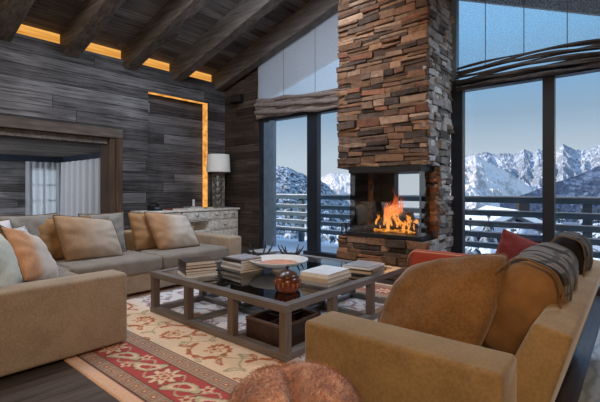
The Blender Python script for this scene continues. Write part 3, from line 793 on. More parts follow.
# snow-dusted conifers below the balcony
m, nt, p, out = new_mat('snowy conifer'); L = nt.links
g = N(nt, 'ShaderNodeNewGeometry'); tc = N(nt, 'ShaderNodeTexCoord'); sp = N(nt, 'ShaderNodeSeparateXYZ'); L.new(g.outputs['Normal'], sp.inputs[0])
nz = N(nt, 'ShaderNodeTexNoise', i_Scale=5.0, i_Detail=5.0); L.new(tc.outputs['Object'], nz.inputs['Vector'])
mr = N(nt, 'ShaderNodeMapRange'); L.new(math_n(nt, 'ADD', sp.outputs[2], math_n(nt, 'MULTIPLY', math_n(nt, 'SUBTRACT', nz.outputs[0], 0.5), 2.5)), mr.inputs[0]); mr.inputs[1].default_value = 0.35; mr.inputs[2].default_value = 0.75
L.new(mixc(nt, mr.outputs[0], (0.02, 0.035, 0.04), (0.75, 0.82, 0.9)), p.inputs['Base Color']); p.inputs['Roughness'].default_value = 0.9
M['conifer'] = m
def conifer_mesh(seed):
    r = random.Random(seed); bm = B()
    tube(bm, [(0, 0, 0), (0, 0, 0.95)], [0.02, 0.004], 6)
    layers = 11
    for l in range(layers):
        s = l / (layers - 1); z = 0.12 + 0.85 * s; rad = 0.24 * (1 - s) ** 0.8 + 0.015; nb = 11
        for k in range(nb):
            a = 2 * PI * k / nb + r.uniform(-0.2, 0.2); rr = rad * r.uniform(0.75, 1.15); dr = 0.07 * (1 - s * 0.5)
            c = Vector((0, 0, z + 0.03)); tip = Vector((rr * math.cos(a), rr * math.sin(a), z - dr))
            sd = Vector((-math.sin(a), math.cos(a), 0)) * rr * 0.34
            mid = c.lerp(tip, 0.55) + Vector((0, 0, 0.012))
            v = [bm.verts.new(x) for x in (c, mid - sd, tip, mid + sd, mid + Vector((0, 0, 0.018)))]
            bm.faces.new((v[0], v[1], v[4])); bm.faces.new((v[1], v[2], v[4])); bm.faces.new((v[2], v[3], v[4])); bm.faces.new((v[3], v[0], v[4]))
    return bm
protos = []
tr = random.Random(5)
k = 0
spots = []
CH = bearing(0.50) * 30
i = 0
while len(spots) < 62 and i < 6000:
    i += 1
    tt = tr.uniform(-0.09, 0.13) if tr.random() < 0.4 else tr.uniform(0.36, 0.86)
    r = tr.uniform(16, 62); d = bearing(tt) * r
    top = -r * tr.uniform(0.03, 0.10) + 1.25
    gz = -4.5 - r * 0.10 - 0.5
    h = top - gz; rad = 0.27 * h * 0.95
    if d.y - rad < 8.6 or (d - CH).length < 6.5 + rad: continue
    if any((d - q).length < (rad + rq) * 0.92 for q, rq in spots): continue
    spots.append((d, rad))
    if len(protos) < 3:
        o = obj('conifer', conifer_mesh(40 + i), M['conifer']); protos.append(o)
    else:
        o = tr.choice(protos).copy(); C.objects.link(o)
    o.location = (d.x, d.y, gz); o.scale = (h * 0.95, h * 0.95, h); o.rotation_euler = (0, 0, tr.uniform(0, 6))
    tag(o, 'snow-dusted conifer growing below the balcony outside the windows', 'tree', 'conifers below the balcony')

# chalet below
t = thing('chalet', 'dark timber chalet with snowy roof below the balcony, behind the railing right of the chimney', 'house', tuple(bearing(0.50) * 30 + Vector((0, 0, -8.0))), 0.5)
bm = B(); box(bm, -4, 4, -3, 3, 0, 5.6); obj('wall', bm, planks('chalet boards', 0, 2, 0.3, 3.0, BROWN, seed=31.0), t)
bm = B(); prism(bm, [(-5.0, 5.3), (0, 7.6), (5.0, 5.3), (5.0, 5.6), (0, 7.95), (-5.0, 5.6)], -4, 4); rf = obj('roof', bm, M['snow'], t)
bm = B(); box(bm, 1.2, 1.9, -0.4, 0.4, 6.6, 8.3); obj('chimney', bm, M['mortar'], t)
for x in (-2.4, 0.0, 2.4):
    bm = B(); box(bm, x - 0.45, x + 0.45, -3.06, -2.98, 2.6, 4.0); wv_ = obj('window', bm, M['frame'], t)

# ---------------------------------------------------------------- rug
def rug():
    x0, x1, y0, y1 = -5.0, -0.75, 1.11, 4.75
    step = 0.0085
    nx, ny = int((x1 - x0) / step), int((y1 - y0) / step)
    xs = np.linspace(0, x1 - x0, nx); ys = np.linspace(0, y1 - y0, ny)
    X, Y = np.meshgrid(xs, ys)
    W_, H_ = x1 - x0, y1 - y0
    peach = np.array((0.74, 0.47, 0.32)); tan = np.array((0.44, 0.275, 0.20)); red = np.array((0.45, 0.085, 0.08)); cream = np.array((0.76, 0.55, 0.37))
    dark = np.array((0.10, 0.05, 0.04)); olive = np.array((0.40, 0.33, 0.21)); rust = np.array((0.40, 0.13, 0.06))
    grey = np.array((0.62, 0.65, 0.72)); navy = np.array((0.12, 0.10, 0.16))
    d = np.minimum(np.minimum(X, W_ - X), np.minimum(Y, H_ - Y))
    # along-border coordinate
    side = np.where((np.minimum(Y, H_ - Y) <= np.minimum(X, W_ - X)), X, Y)
    col = np.zeros((ny, nx, 3)); col[:] = peach
    def put(mask, c, a=1.0): col[mask] = col[mask] * (1 - a) + c * a
    b1 = (d > 0.09) & (d <= 0.20); b2 = (d > 0.20) & (d <= 0.46); b3 = (d > 0.46) & (d <= 0.59); fld = d > 0.59
    put(b1 | b3, tan)
    for b, c in ((b1, 0.145), (b3, 0.525)):
        u = (side / 0.105) % 1 - 0.5; v = (d - c) / 0.105
        rr = np.maximum(np.abs(u), np.abs(v))
        put(b & (rr > 0.30) & (rr < 0.38), olive * 0.6); put(b & (np.hypot(u, v) < 0.2), rust * 0.8); put(b & (np.hypot(u, v) < 0.09), cream)
    for e in (0.09, 0.20, 0.46, 0.59):
        put(np.abs(d - e) < 0.008, dark * 1.4)
    put(b2, red)
    per = 0.74
    u = side % per - per / 2; v = d - 0.33
    # flower
    rr = np.hypot(u, v); th = np.arctan2(v, u)
    pet = 0.090 + 0.026 * np.cos(8 * th)
    put(b2 & (rr < pet + 0.01), dark * 1.2); put(b2 & (rr < pet), cream); put(b2 & (rr < 0.052 + 0.012 * np.cos(8 * th)), red * 1.2); put(b2 & (rr < 0.036), cream * 0.9); put(b2 & (rr < 0.017), rust)
    # paisleys / curling leaves either side
    for s in (-1, 1):
        uu = (u * s - 0.225); vv = v * s + 0.015
        ang = 0.5; a = uu * math.cos(ang) + vv * math.sin(ang); b = -uu * math.sin(ang) + vv * math.cos(ang)
        b = b + 2.6 * a * a - 0.02
        leaf = (a / 0.135) ** 2 + (b / 0.055) ** 2
        put(b2 & (leaf < 1.15), dark * 1.2); put(b2 & (leaf < 1.0), olive * 1.35); put(b2 & (leaf < 0.5), cream); put(b2 & (leaf < 0.22), red)
    u2 = (side + per / 2) % per - per / 2
    for dv in (-0.075, 0.075):
        r2 = np.hypot(u2, v - dv); t2 = np.arctan2(v - dv, u2)
        put(b2 & (r2 < 0.038 + 0.012 * np.cos(5 * t2)), cream * 0.9); put(b2 & (r2 < 0.018), red)
    vine = 0.09 * np.sin(side / per * 2 * PI * 2)
    put(b2 & (np.abs(v - vine) < 0.007) & (rr > pet), olive * 1.3)
    # field: cream with scrolling vines and palmettes
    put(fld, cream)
    window_tint = np.clip((Y - 0.85) / 0.5, 0, 1) * np.clip((X + 0.0) / 0.5, 0, 1)  # bluish window light painted into the far part of the field
    col[fld] = col[fld] * (1 - 0.75 * window_tint[fld][:, None]) + grey * 0.75 * window_tint[fld][:, None]
    rs = np.random.RandomState(4)
    def curve(cx, cy, f, width, c):
        m = (X > cx - 0.5) & (X < cx + 0.5) & (Y > cy - 0.5) & (Y < cy + 0.5) & fld
        put(m & f(X - cx, Y - cy, width), c)
    pitch = 0.56
    wob = 0.05 * np.sin(X * 9 + Y * 5) + 0.03 * np.sin(X * 23 - Y * 17)
    for iy in range(0, 7):
        for ix in range(0, 9):
            cx = 0.25 + ix * pitch + (0.28 if iy % 2 else 0); cy = 0.82 + iy * 0.44
            if cy > H_ - 0.62: continue
            s = 1 if (ix + iy) % 2 else -1
            warm = cy < 1.2  # motif colours switch with the same painted lamp-to-window light
            main = rust if warm else (navy * 1.3 + rust * 0.3)
            sec = olive if warm else navy * 1.8
            x_, y_ = (X - cx) + wob * 0.25, (Y - cy) * s + wob * 0.2
            m = fld & (np.abs(x_) < 0.36) & (np.abs(y_) < 0.26)
            r = np.hypot(x_, y_); t_ = np.arctan2(y_, x_)
            # big curling vine with leafy fringe
            spiral = np.abs(r - 0.05 - 0.026 * (t_ + PI)) < 0.013 + 0.006 * np.sin(t_ * 9)
            put(m & spiral & (r < 0.23), main)
            fr = np.abs(r - 0.07 - 0.026 * (t_ + PI)) < 0.010
            put(m & fr & (np.sin(t_ * 13) > 0.25) & (r < 0.25), main * 1.15)
            put(m & (np.abs(y_ + 0.03 - 0.08 * np.sin(x_ * 13)) < 0.010) & (np.abs(x_) > 0.12), sec)
            for (lx_, ly_, an, la, lb, cc) in ((0.20, 0.12, 0.6, 0.07, 0.024, main * 1.1), (-0.20, -0.13, 0.9, 0.075, 0.026, sec), (0.25, -0.10, -0.7, 0.06, 0.02, sec), (-0.25, 0.10, -0.4, 0.06, 0.022, main), (0.06, 0.2, 0.2, 0.05, 0.018, sec), (-0.05, -0.2, 0.1, 0.05, 0.018, main)):
                a = (x_ - lx_) * math.cos(an) + (y_ - ly_) * math.sin(an); b = -(x_ - lx_) * math.sin(an) + (y_ - ly_) * math.cos(an)
                lf = (a / la) ** 2 + ((b + 4 * a * a) / lb) ** 2
                put(m & (lf < 1), cc); put(m & (lf < 0.35), cc * 0.5 + cream * 0.5)
            pp = 0.062 + 0.022 * np.cos(6 * t_)
            put(m & (r < pp), main * 1.2); put(m & (r < pp - 0.02), cream * 0.95); put(m & (r < 0.02), rust)
    col *= (1 + 0.12 * (rs.rand(ny, nx, 1) - 0.5)); col = np.clip(col, 0, 1)
    zz = np.full((ny, nx), 0.012); zz[0, :] = zz[-1, :] = 0.001; zz[:, 0] = zz[:, -1] = 0.001
    co = np.stack([X + x0, Y + y0, zz], -1).reshape(-1, 3).astype(np.float32)
    idx = np.arange(nx * ny).reshape(ny, nx)
    quads = np.stack([idx[:-1, :-1], idx[:-1, 1:], idx[1:, 1:], idx[1:, :-1]], -1).reshape(-1, 4)
    me = bpy.data.meshes.new('rug')
    me.vertices.add(len(co)); me.vertices.foreach_set('co', co.ravel())
    me.loops.add(quads.size); me.loops.foreach_set('vertex_index', quads.ravel().astype(np.int32))
    me.polygons.add(len(quads)); me.polygons.foreach_set('loop_start', (np.arange(len(quads)) * 4).astype(np.int32))
    me.update(calc_edges=True)
    at = me.color_attributes.new('Col', 'FLOAT_COLOR', 'POINT')
    rgba = np.concatenate([col.reshape(-1, 3), np.ones((nx * ny, 1))], 1).astype(np.float32)
    at.data.foreach_set('color', rgba.ravel())
    me.materials.append(attr_mat('woven rug', 0.95, 90.0, 0.4, 0.1, 0.004, (0.82, 1.1)))
    o = bpy.data.objects.new('rug', me); C.objects.link(o)
    tag(o, 'large oriental rug with red floral border and cream scrolling field under the coffee table', 'rug')
rug()

# ---------------------------------------------------------------- pillows
def slump(x, z, w, h, rnd, shear):
    u, v = x / (w / 2), z / (h / 2)
    k = 1 - rnd * min(1, (u * u * v * v)) ** 1.5
    x, z = x * k, z * k
    return x + shear * z, z + 0.16 * shear * 4 * x * max(0, v)

def pillow_bm(w, h, t, seed=0, pinch=0.06, n=26, pw=2.6, rnd=0.0, shear=0.0):
    bm = B(); V = {}
    for s in (1, -1):
        for i in range(n + 1):
            for j in range(n + 1):
                u = -1 + 2 * i / n; v = -1 + 2 * j / n
                edge = i in (0, n) or j in (0, n)
                if s == -1 and edge: V[s, i, j] = V[1, i, j]; continue
                # outline slightly concave between corners
                x = u * w / 2 * (1 - pinch * (1 - v * v)); z = v * h / 2 * (1 - pinch * (1 - u * u))
                a = max(0, (1 - abs(u) ** pw) * (1 - abs(v) ** pw)) ** 0.55
                q = Vector((x * 5 + seed, z * 5, s * 1.0))
                wr = noise.noise(q) * 0.020 + noise.noise(q * 2.7) * 0.009
                rad = 0.010 * math.sin(math.atan2(v, u) * 12 + seed) * max(abs(u), abs(v)) ** 3
                y = s * (t / 2 * a + (wr + rad) * min(1, a * 2))
                if rnd or shear: x, z = slump(x, z, w, h, rnd, shear)
                V[s, i, j] = bm.verts.new((x, y, z))
        for i in range(n):
            for j in range(n):
                q = (V[s, i, j], V[s, i + 1, j], V[s, i + 1, j + 1], V[s, i, j + 1])
                bm.faces.new(q if s == -1 else q[::-1])
    bmesh.ops.recalc_face_normals(bm, faces=bm.faces)
    return bm
def pillow_edge(w, h, pinch=0.06, n=30, rnd=0.0, shear=0.0):
    pts = []
    for a, b in (((-1, -1), (1, -1)), ((1, -1), (1, 1)), ((1, 1), (-1, 1)), ((-1, 1), (-1, -1))):
        for k in range(n):
            u = a[0] + (b[0] - a[0]) * k / n; v = a[1] + (b[1] - a[1]) * k / n
            ex, ez = slump(u * w / 2 * (1 - pinch * (1 - v * v)), v * h / 2 * (1 - pinch * (1 - u * u)), w, h, rnd, shear)
            pts.append((ex, 0, ez))
    return pts + [pts[0]]
def pillow(label, m, w, h, t, loc, rotz, lean, roll=0.0, seed=0, pipe=None, pinch=0.06, rnd=0.0, shear=0.0):
    """local: face = +-y, width x, height z; origin at centre"""
    root = thing('pillow', label, 'pillow', loc, 0)
    root.rotation_euler = (Matrix.Rotation(rotz, 3, 'Z') @ Matrix.Rotation(lean, 3, 'X') @ Matrix.Rotation(roll, 3, 'Y')).to_euler()
    obj('cushion_cover', pillow_bm(w, h, t, seed, pinch, rnd=rnd, shear=shear), m, root, True)
    bm = B(); tube(bm, pillow_edge(w, h, pinch, 30, rnd, shear), 0.006, 6, cap=False); obj('piping', bm, pipe or M['pipe'], root, True)
    return root
M['p_beige'] = fabric('beige pillow fabric', (0.28, 0.175, 0.10), (0.37, 0.25, 0.16), 6.0, grad=(0, -0.26, 0.26, (0.38, 0.33, 0.285)))  # orange-to-grey fade puts lamplight and window light into the cover colour
M['p_beige2'] = fabric('beige brown pillow', (0.30, 0.17, 0.09), (0.38, 0.23, 0.135), 6.0, grad=(0, -0.18, 0.06, (0.44, 0.39, 0.345)))  # pale end of the fade imitates window light on one half
M['p_tan'] = fabric('tan pillow', (0.24, 0.135, 0.062), (0.33, 0.195, 0.095), 6.0)
M['p_grey'] = fabric('grey pillow', (0.18, 0.172, 0.16), (0.26, 0.25, 0.235), 6.0)
M['p_rust'] = fabric('rust white pillow', (0.42, 0.20, 0.095), (0.52, 0.28, 0.15), 8.0, grad=(0, -0.16, -0.02, (0.52, 0.46, 0.41)))
M['p_pale'] = fabric('pale pillow', (0.42, 0.44, 0.38), (0.52, 0.54, 0.48), 6.0)
M['p_dark'] = fabric('brown white pillow', (0.10, 0.075, 0.07), (0.17, 0.13, 0.12), 9.0, grad=(0, 0.02, 0.12, (0.6, 0.6, 0.63)))
M['p_patt'] = fabric('speckled pillow', (0.12, 0.13, 0.15), (0.72, 0.74, 0.76), 24.0, weave=60)
M['p_red'] = fabric('dark red pillow', (0.10, 0.012, 0.014), (0.17, 0.024, 0.026), 8.0, sheen=0.15)
M['red'] = fabric('orange red upholstery', (0.27, 0.036, 0.018), (0.38, 0.06, 0.028), 8.0, sheen=0.2)

# ---------------------------------------------------------------- left corner sofa
def loose(bm, amp, f, seed=0): wobble(bm, amp, f, seed); return bm
t = thing('corner_sofa', 'large taupe L-shaped corner sofa on the left with its wide arm in the foreground', 'sofa', (-4.4, 1.6, 0))
def sx(x): return x + 4.4
def sy(y): return y - 1.6
bm = B(); box(bm, sx(-3.40), sx(-3.15), sy(0.40), sy(1.56), 0.03, 0.585, 0.03, 4); obj('arm', bm, M['sofa'], t, True)
bm = B(); box(bm, sx(-5.5), sx(-4.44), sy(3.67), sy(3.91), 0.03, 0.58, 0.03, 4); obj('arm', bm, M['sofa'], t, True)
bm = B(); box(bm, sx(-5.5), sx(-3.4), sy(0.40), sy(0.64), 0.05, 0.66, 0.03, 4); obj('backrest', bm, M['sofa_back'], t, True)
bm = B(); box(bm, sx(-5.52), sx(-5.26), sy(0.64), sy(3.67), 0.05, 0.69, 0.03, 4); obj('backrest', bm, M['sofa_back'], t, True)
bm = B(); box(bm, sx(-5.3), sx(-3.4), sy(0.6), sy(1.54), 0.05, 0.27, 0.02, 3); box(bm, sx(-5.3), sx(-4.46), sy(1.54), sy(3.67), 0.05, 0.27, 0.02, 3); obj('base', bm, M['sofa'], t, True)
for (a, b, c, d_, s) in ((-5.26, -4.43, 0.66, 1.60, 1), (-5.26, -4.42, 1.61, 2.63, 2), (-5.26, -4.42, 2.64, 3.66, 3), (-4.42, -3.41, 0.66, 1.56, 4)):
    bm = B(); box(bm, sx(a), sx(b), sy(c), sy(d_), 0.27, 0.45, 0.045, 4, sub=0)
    q = bmesh.new(); q.free()
    loose(bm, 0.006, 4, s)
    obj('seat_cushion', bm, M['sofa_seat'], t, True)
for x, y in ((-3.25, 0.5), (-3.25, 1.46), (-4.52, 3.8), (-5.42, 3.8), (-5.42, 0.5)):
    bm = B(); box(bm, sx(x) - 0.04, sx(x) + 0.04, sy(y) - 0.04, sy(y) + 0.04, 0.012, 0.05); obj('foot', bm, M['feet'], t)

H = PI / 2
pillow('large beige pillow in front of a tan and a grey one on the left sofa', M['p_beige'], 0.68, 0.52, 0.22, (-4.93, 1.98, 0.685), H, -0.30, 0.03, 1, None, 0.05, 0.06, -0.2)
pillow('tan brown pillow tucked behind the left edge of the large beige pillow', M['p_tan'], 0.62, 0.50, 0.16, (-5.10, 1.75, 0.69), H, -0.16, 0.0, 2)
pillow('grey pillow peeking out at the right of the large beige pillow', M['p_grey'], 0.56, 0.53, 0.12, (-5.13, 2.22, 0.70), H, -0.16, 0.0, 3)
pillow('beige brown pillow with daylight painted on its right half near the far arm of the left sofa', M['p_beige2'], 0.62, 0.52, 0.20, (-4.90, 3.06, 0.69), H - 0.12, -0.36, -0.02, 4, None, 0.05, 0.05, -0.24)
pillow('tan pillow half hidden behind the beige brown pillow by the far arm', M['p_tan'], 0.56, 0.50, 0.16, (-5.08, 2.84, 0.69), H, -0.22, 0.02, 5, None, 0.05, 0.05, -0.15)
pillow('grey pillow standing at the corner of the left sofa below the bedroom opening', M['p_grey'], 0.60, 0.55, 0.16, (-5.12, 1.42, 0.71), H + 0.1, -0.14, 0.0, 6)
pillow('rust and white pillow standing just behind the foreground sofa arm', M['p_rust'], 0.58, 0.50, 0.2, (-3.90, 1.10, 0.68), 2.55, -0.5, 0.34, 7)
pillow('pale greenish pillow cut by the left photo edge behind the foreground arm', M['p_pale'], 0.50, 0.5, 0.18, (-3.58, 0.80, 0.68), 2.6, -0.3, 0.0, 8)
pillow('speckled grey pillow behind the rust and white pillow', M['p_patt'], 0.46, 0.44, 0.14, (-4.46, 1.17, 0.69), 2.5, -0.3, 0.0, 9)
pillow('dark brown and white pillow at the left photo edge before the grey pillow', M['p_dark'], 0.52, 0.52, 0.15, (-4.72, 1.02, 0.70), 2.2, -0.25, 0.0, 10)

# ---------------------------------------------------------------- right sofa
t = thing('sofa', 'golden brown sofa in the right foreground seen from its near arm and back', 'sofa', (-0.8, 2.6, 0))
def cx_(x): return x + 0.8
def cy_(y): return y - 2.6
for a, b, in ((1.53, 1.77), (3.5, 3.74)):
    bm = B(); box(bm, cx_(-1.28), cx_(-0.37), cy_(a), cy_(b), 0.05, 0.60, 0.022, 4); obj('arm', bm, M['sofac'], t, True)
bm = B(); prism(bm, [(cx_(-0.55), 0.2), (cx_(-0.316), 0.738), (cx_(-0.185), 0.712), (cx_(-0.37), 0.05), (cx_(-0.5), 0.05)], cy_(1.76), cy_(3.74), 0.018, 3); obj('backrest', bm, M['sofac'], t, True)
bm = B(); box(bm, cx_(-1.24), cx_(-0.42), cy_(1.77), cy_(3.5), 0.05, 0.28, 0.02, 3); obj('base', bm, M['sofac'], t, True)
for a, b, s in ((1.775, 2.63, 6), (2.64, 3.495, 7)):
    bm = B(); box(bm, cx_(-1.27), cx_(-0.45), cy_(a), cy_(b), 0.28, 0.44, 0.045, 4); loose(bm, 0.005, 4, s); obj('seat_cushion', bm, M['sofac'], t, True)
for x, y in ((-1.2, 1.62), (-0.5, 1.62), (-1.2, 3.64), (-0.5, 3.64)):
    bm = B(); box(bm, cx_(x) - 0.04, cx_(x) + 0.04, cy_(y) - 0.04, cy_(y) + 0.04, 0.012, 0.05); obj('foot', bm, M['feet'], t)

m, nt, p, out = new_mat('swirled carpet'); L = nt.links
tc = N(nt, 'ShaderNodeTexCoord'); wv_ = N(nt, 'ShaderNodeTexWave', i_Scale=5.0, i_Distortion=9.0, i_Detail=3.0); wv_.inputs['Detail Scale'].default_value = 0.7; L.new(tc.outputs['Object'], wv_.inputs['Vector'])
r = ramp(nt, [(0.2, (0.25, 0.30, 0.34)), (0.8, (0.36, 0.42, 0.47))]); L.new(wv_.outputs['Color'], r.inputs[0]); L.new(r.outputs[0], p.inputs['Base Color']); p.inputs['Roughness'].default_value = 0.75
bm = B(); box(bm, -0.28, 2.2, 1.7, 5.7, 0.0, 0.012, 0.004); tag(obj('carpet', bm, m), 'pale blue-grey carpet on the floor behind the right sofa', 'carpet')

# plaid back cushions : brown on the sitting side and near end, plaid above
def plaid(name, yl, lim, dk=1.0):
    m, nt, p, out = new_mat(name); L = nt.links
    tc = N(nt, 'ShaderNodeTexCoord'); sp = N(nt, 'ShaderNodeSeparateXYZ'); L.new(tc.outputs['Object'], sp.inputs[0])
    def stripes(ax, f, lo, hi):
        s = math_n(nt, 'FRACT', math_n(nt, 'MULTIPLY', sp.outputs[ax], f))
        return math_n(nt, 'MULTIPLY', math_n(nt, 'GREATER_THAN', s, lo), math_n(nt, 'LESS_THAN', s, hi))
    a = stripes(1, 9.0, 0.0, 0.42); b = stripes(2, 7.0, 0.0, 0.4); c = stripes(1, 9.0, 0.66, 0.74); e = stripes(2, 7.0, 0.66, 0.74)
    v = math_n(nt, 'ADD', math_n(nt, 'MULTIPLY', a, 0.6), math_n(nt, 'MULTIPLY', b, 0.3)); v = math_n(nt, 'ADD', v, math_n(nt, 'MULTIPLY', math_n(nt, 'ADD', c, e), 0.3))
    nz = N(nt, 'ShaderNodeTexNoise', i_Scale=150.0, i_Detail=2.0); L.new(tc.outputs['Object'], nz.inputs['Vector'])
    v = math_n(nt, 'ADD', v, math_n(nt, 'MULTIPLY', math_n(nt, 'SUBTRACT', nz.outputs[0], 0.5), 0.3))
    r = ramp(nt, [(0.0, (0.15, 0.14, 0.14)), (0.3, (0.045, 0.042, 0.043)), (0.6, (0.008, 0.008, 0.009))]); L.new(math_n(nt, 'ADD', v, 1.0 - dk), r.inputs[0])
    n2 = N(nt, 'ShaderNodeTexNoise', i_Scale=6.0, i_Detail=4.0); L.new(tc.outputs['Object'], n2.inputs['Vector'])
    rb = ramp(nt, [(0.35, (0.125, 0.066, 0.026)), (0.65, (0.225, 0.122, 0.05))]); L.new(n2.outputs[0], rb.inputs[0])
    w_ = math_n(nt, 'ADD', sp.outputs[0], math_n(nt, 'MULTIPLY', sp.outputs[1], 0.12))
    w_ = math_n(nt, 'ADD', w_, math_n(nt, 'MULTIPLY', sp.outputs[2], 0.35))
    mr = N(nt, 'ShaderNodeMapRange'); L.new(w_, mr.inputs[0]); mr.inputs[1].default_value = lim; mr.inputs[2].default_value = lim + 0.01
    nearend = math_n(nt, 'GREATER_THAN', math_n(nt, 'ADD', sp.outputs[1], math_n(nt, 'MULTIPLY', sp.outputs[2], 0.25)), yl)
    plaid_f = math_n(nt, 'MULTIPLY', mr.outputs[0], nearend)
    L.new(mixc(nt, plaid_f, rb.outputs[0], r.outputs[0]), p.inputs['Base Color'])
    p.inputs['Roughness'].default_value = 0.9; p.inputs['Sheen Weight'].default_value = 0.08; p.inputs['Specular IOR Level'].default_value = 0.2
    return m
def back_cushion(label, loc, L_, m, lean, seed, yaw=0.0, hgt=0.50, th=0.26):
    root = thing('back_cushion', label, 'cushion', loc, yaw)
    bm = B(); n, mring = 40, 40
    t_ = bmesh.new(); bmesh.ops.create_cube(t_, size=2); bmesh.ops.subdivide_edges(t_, edges=list(t_.edges), cuts=13, use_grid_fill=True)
    for v in t_.verts:
        c = v.co; 
        # superellipsoid-like: soft boxy cushion
        def sq(a): return a
        x, y, z = c
        l = (abs(x) ** 3.2 + abs(y) ** 7 + abs(z) ** 4.2)
        k = l ** (-1 / 4.2)
        k = min(k, 1.0)
        x, y, z = x * k, y * k, z * k
        bulge = (1 - 0.30 * max(0, z)) 
        v.co = Vector((x * th / 2 * bulge, y * L_ / 2, z * hgt / 2))
        q = v.co * 5 + Vector((seed, 0, 0))
        v.co += noise.noise_vector(q) * 0.018 + noise.noise_vector(q * 2.5) * 0.010
    merge(bm, t_, None, Matrix.Rotation(lean, 4, 'Y'))
    obj('cushion_cover', bm, m, root, True)
    pts = []
    for k in range(49):
        a = 2 * PI * k / 48; ca, sa = math.cos(a), math.sin(a)
        l = (abs(ca) ** 3.2 + abs(sa) ** 4.2) ** (-1 / 3.7)
        z = sa * l; x = ca * l * (1 - 0.3 * max(0, z))
        p = Matrix.Rotation(lean, 3, 'Y') @ Vector((x * th / 2 * 0.97, -L_ / 2 * 0.93, z * hgt / 2 * 0.97)); pts.append(p)
    b2 = B(); tube(b2, pts, 0.005, 6, cap=False); obj('piping', b2, M['pipe'], root, True)
    return root
back_cushion('brown back cushion with grey plaid upper side, nearest the camera on the right sofa', (-0.45, 2.47, 0.665), 0.82, plaid('brown and plaid', -0.26, 0.0), 0.36, 1, 0.0, 0.55, 0.36)
back_cushion('dark grey plaid back cushion at the far end of the right sofa', (-0.40, 3.18, 0.70), 0.48, plaid('dark plaid', -2.0, -0.5, 0.78), 0.28, 5, 0.0, 0.54, 0.28)
pillow('large golden brown scatter cushion leaning against the nearest sofa arm', M['leather'], 0.54, 0.50, 0.26, (-0.80, 2.04, 0.66), 0.05, -0.48, -0.06, 12, None, -0.02, 0.09, 0.30)
pillow('dark red pillow leaning at the far end of the right sofa', M['p_red'], 0.52, 0.42, 0.18, (-0.63, 3.38, 0.665), 0.35, -0.3, 0.38, 13, plain('red piping', (0.25, 0.05, 0.04), 0.8))

# red armchair beyond
t = thing('armchair', 'low red upholstered armchair with pale piping beyond the right sofa, facing the fireplace', 'armchair', (-1.35, 4.25, 0))
bm = B(); box(bm, -0.45, 0.45, -0.45, -0.27, 0.10, 0.64, 0.06, 4); loose(bm, 0.006, 4); obj('backrest', bm, M['red'], t, True)
for s in (-1, 1):
    bm = B(); box(bm, s * 0.37 - 0.09, s * 0.37 + 0.09, -0.30, 0.42, 0.10, 0.54, 0.05, 4); obj('arm', bm, M['red'], t, True)
bm = B(); box(bm, -0.28, 0.28, -0.27, 0.42, 0.24, 0.42, 0.05, 4); obj('seat', bm, M['red'], t, True)
bm = B(); tube(bm, [(-0.44, -0.455, 0.15), (-0.445, -0.455, 0.55), (-0.43, -0.45, 0.6), (-0.39, -0.445, 0.635), (0.39, -0.445, 0.635), (0.43, -0.45, 0.6), (0.445, -0.455, 0.55), (0.44, -0.455, 0.15)], 0.006, 6); obj('piping', bm, plain('pale piping', (0.55, 0.25, 0.15), 0.8), t, True)
for a, b in ((-0.38, -0.38), (0.38, -0.38), (-0.38, 0.36), (0.38, 0.36)):
    bm = B(); tube(bm, [(a, b, 0.012), (a, b, 0.11)], [0.018, 0.025], 10); obj('leg', bm, M['feet'], t)

# ---------------------------------------------------------------- fur pouf
t = thing('fur_pouf', 'round brown fur pouf with a dented middle in the foreground on the rug', 'pouf', (-1.085, 1.245, 0.012))
bm = B()
bmesh.ops.create_icosphere(bm, subdivisions=5, radius=1)
def pouf_shape(c):
    x, y, z = c
    r = math.hypot(x, y)
    k = (abs(r) ** 3.4 + abs(z) ** 3.4) ** (-1 / 3.4)
    x, y, z = x * k, y * k, z * k
    # dent line runs across the top, toward the viewer
    a = math.radians(45)
    s = x * math.cos(a) + y * math.sin(a); q = -x * math.sin(a) + y * math.cos(a)
    dent = math.exp(-((s + 0.02 + 0.15 * q) / 0.13) ** 2) * max(0, z) ** 1.5 * (0.12 + 0.88 * max(0, min(1, 0.75 - q * 1.3)))
    lob = 0.03 * noise.noise(Vector((x * 1.5, y * 1.5, z)))
    return Vector((x * 0.275 * (1 + lob), y * 0.275 * (1 + lob), 0.235 + z * 0.23 - dent * 0.12 + lob * 0.4))
for v in bm.verts: v.co = pouf_shape(v.co)
bm.normal_update()
verts = [(v.co.copy(), v.normal.copy()) for v in bm.verts]
faces = [[bm.verts[i] for i in ()] for f in ()]
bm.faces.ensure_lookup_table()
tri = [([l.vert.co.copy() for l in f.loops], f.normal.copy(), f.calc_area()) for f in bm.faces]
m, nt, p, out = new_mat('cowhide'); L = nt.links
tc = N(nt, 'ShaderNodeTexCoord'); nz = N(nt, 'ShaderNodeTexNoise', i_Scale=7.0, i_Detail=5.0, i_Roughness=0.6); L.new(tc.outputs['Object'], nz.inputs['Vector'])
nz2 = N(nt, 'ShaderNodeTexNoise', i_Scale=60.0, i_Detail=3.0); L.new(tc.outputs['Object'], nz2.inputs['Vector'])
v_ = math_n(nt, 'ADD', math_n(nt, 'MULTIPLY', nz.outputs[0], 0.65), math_n(nt, 'MULTIPLY', nz2.outputs[0], 0.35))
r = ramp(nt, [(0.34, (0.11, 0.045, 0.02)), (0.5, (0.42, 0.185, 0.085)), (0.66, (0.72, 0.41, 0.23))]); L.new(v_, r.inputs[0])
L.new(r.outputs[0], p.inputs['Base Color']); p.inputs['Roughness'].default_value = 0.6; p.inputs['Sheen Weight'].default_value = 0.5; p.inputs['Sheen Tint'].default_value = (0.85, 0.8, 1.0, 1)
obj('hide', bm, m, t, True)
bm = B(); hr = random.Random(8)
tot = sum(a for _, _, a in tri)
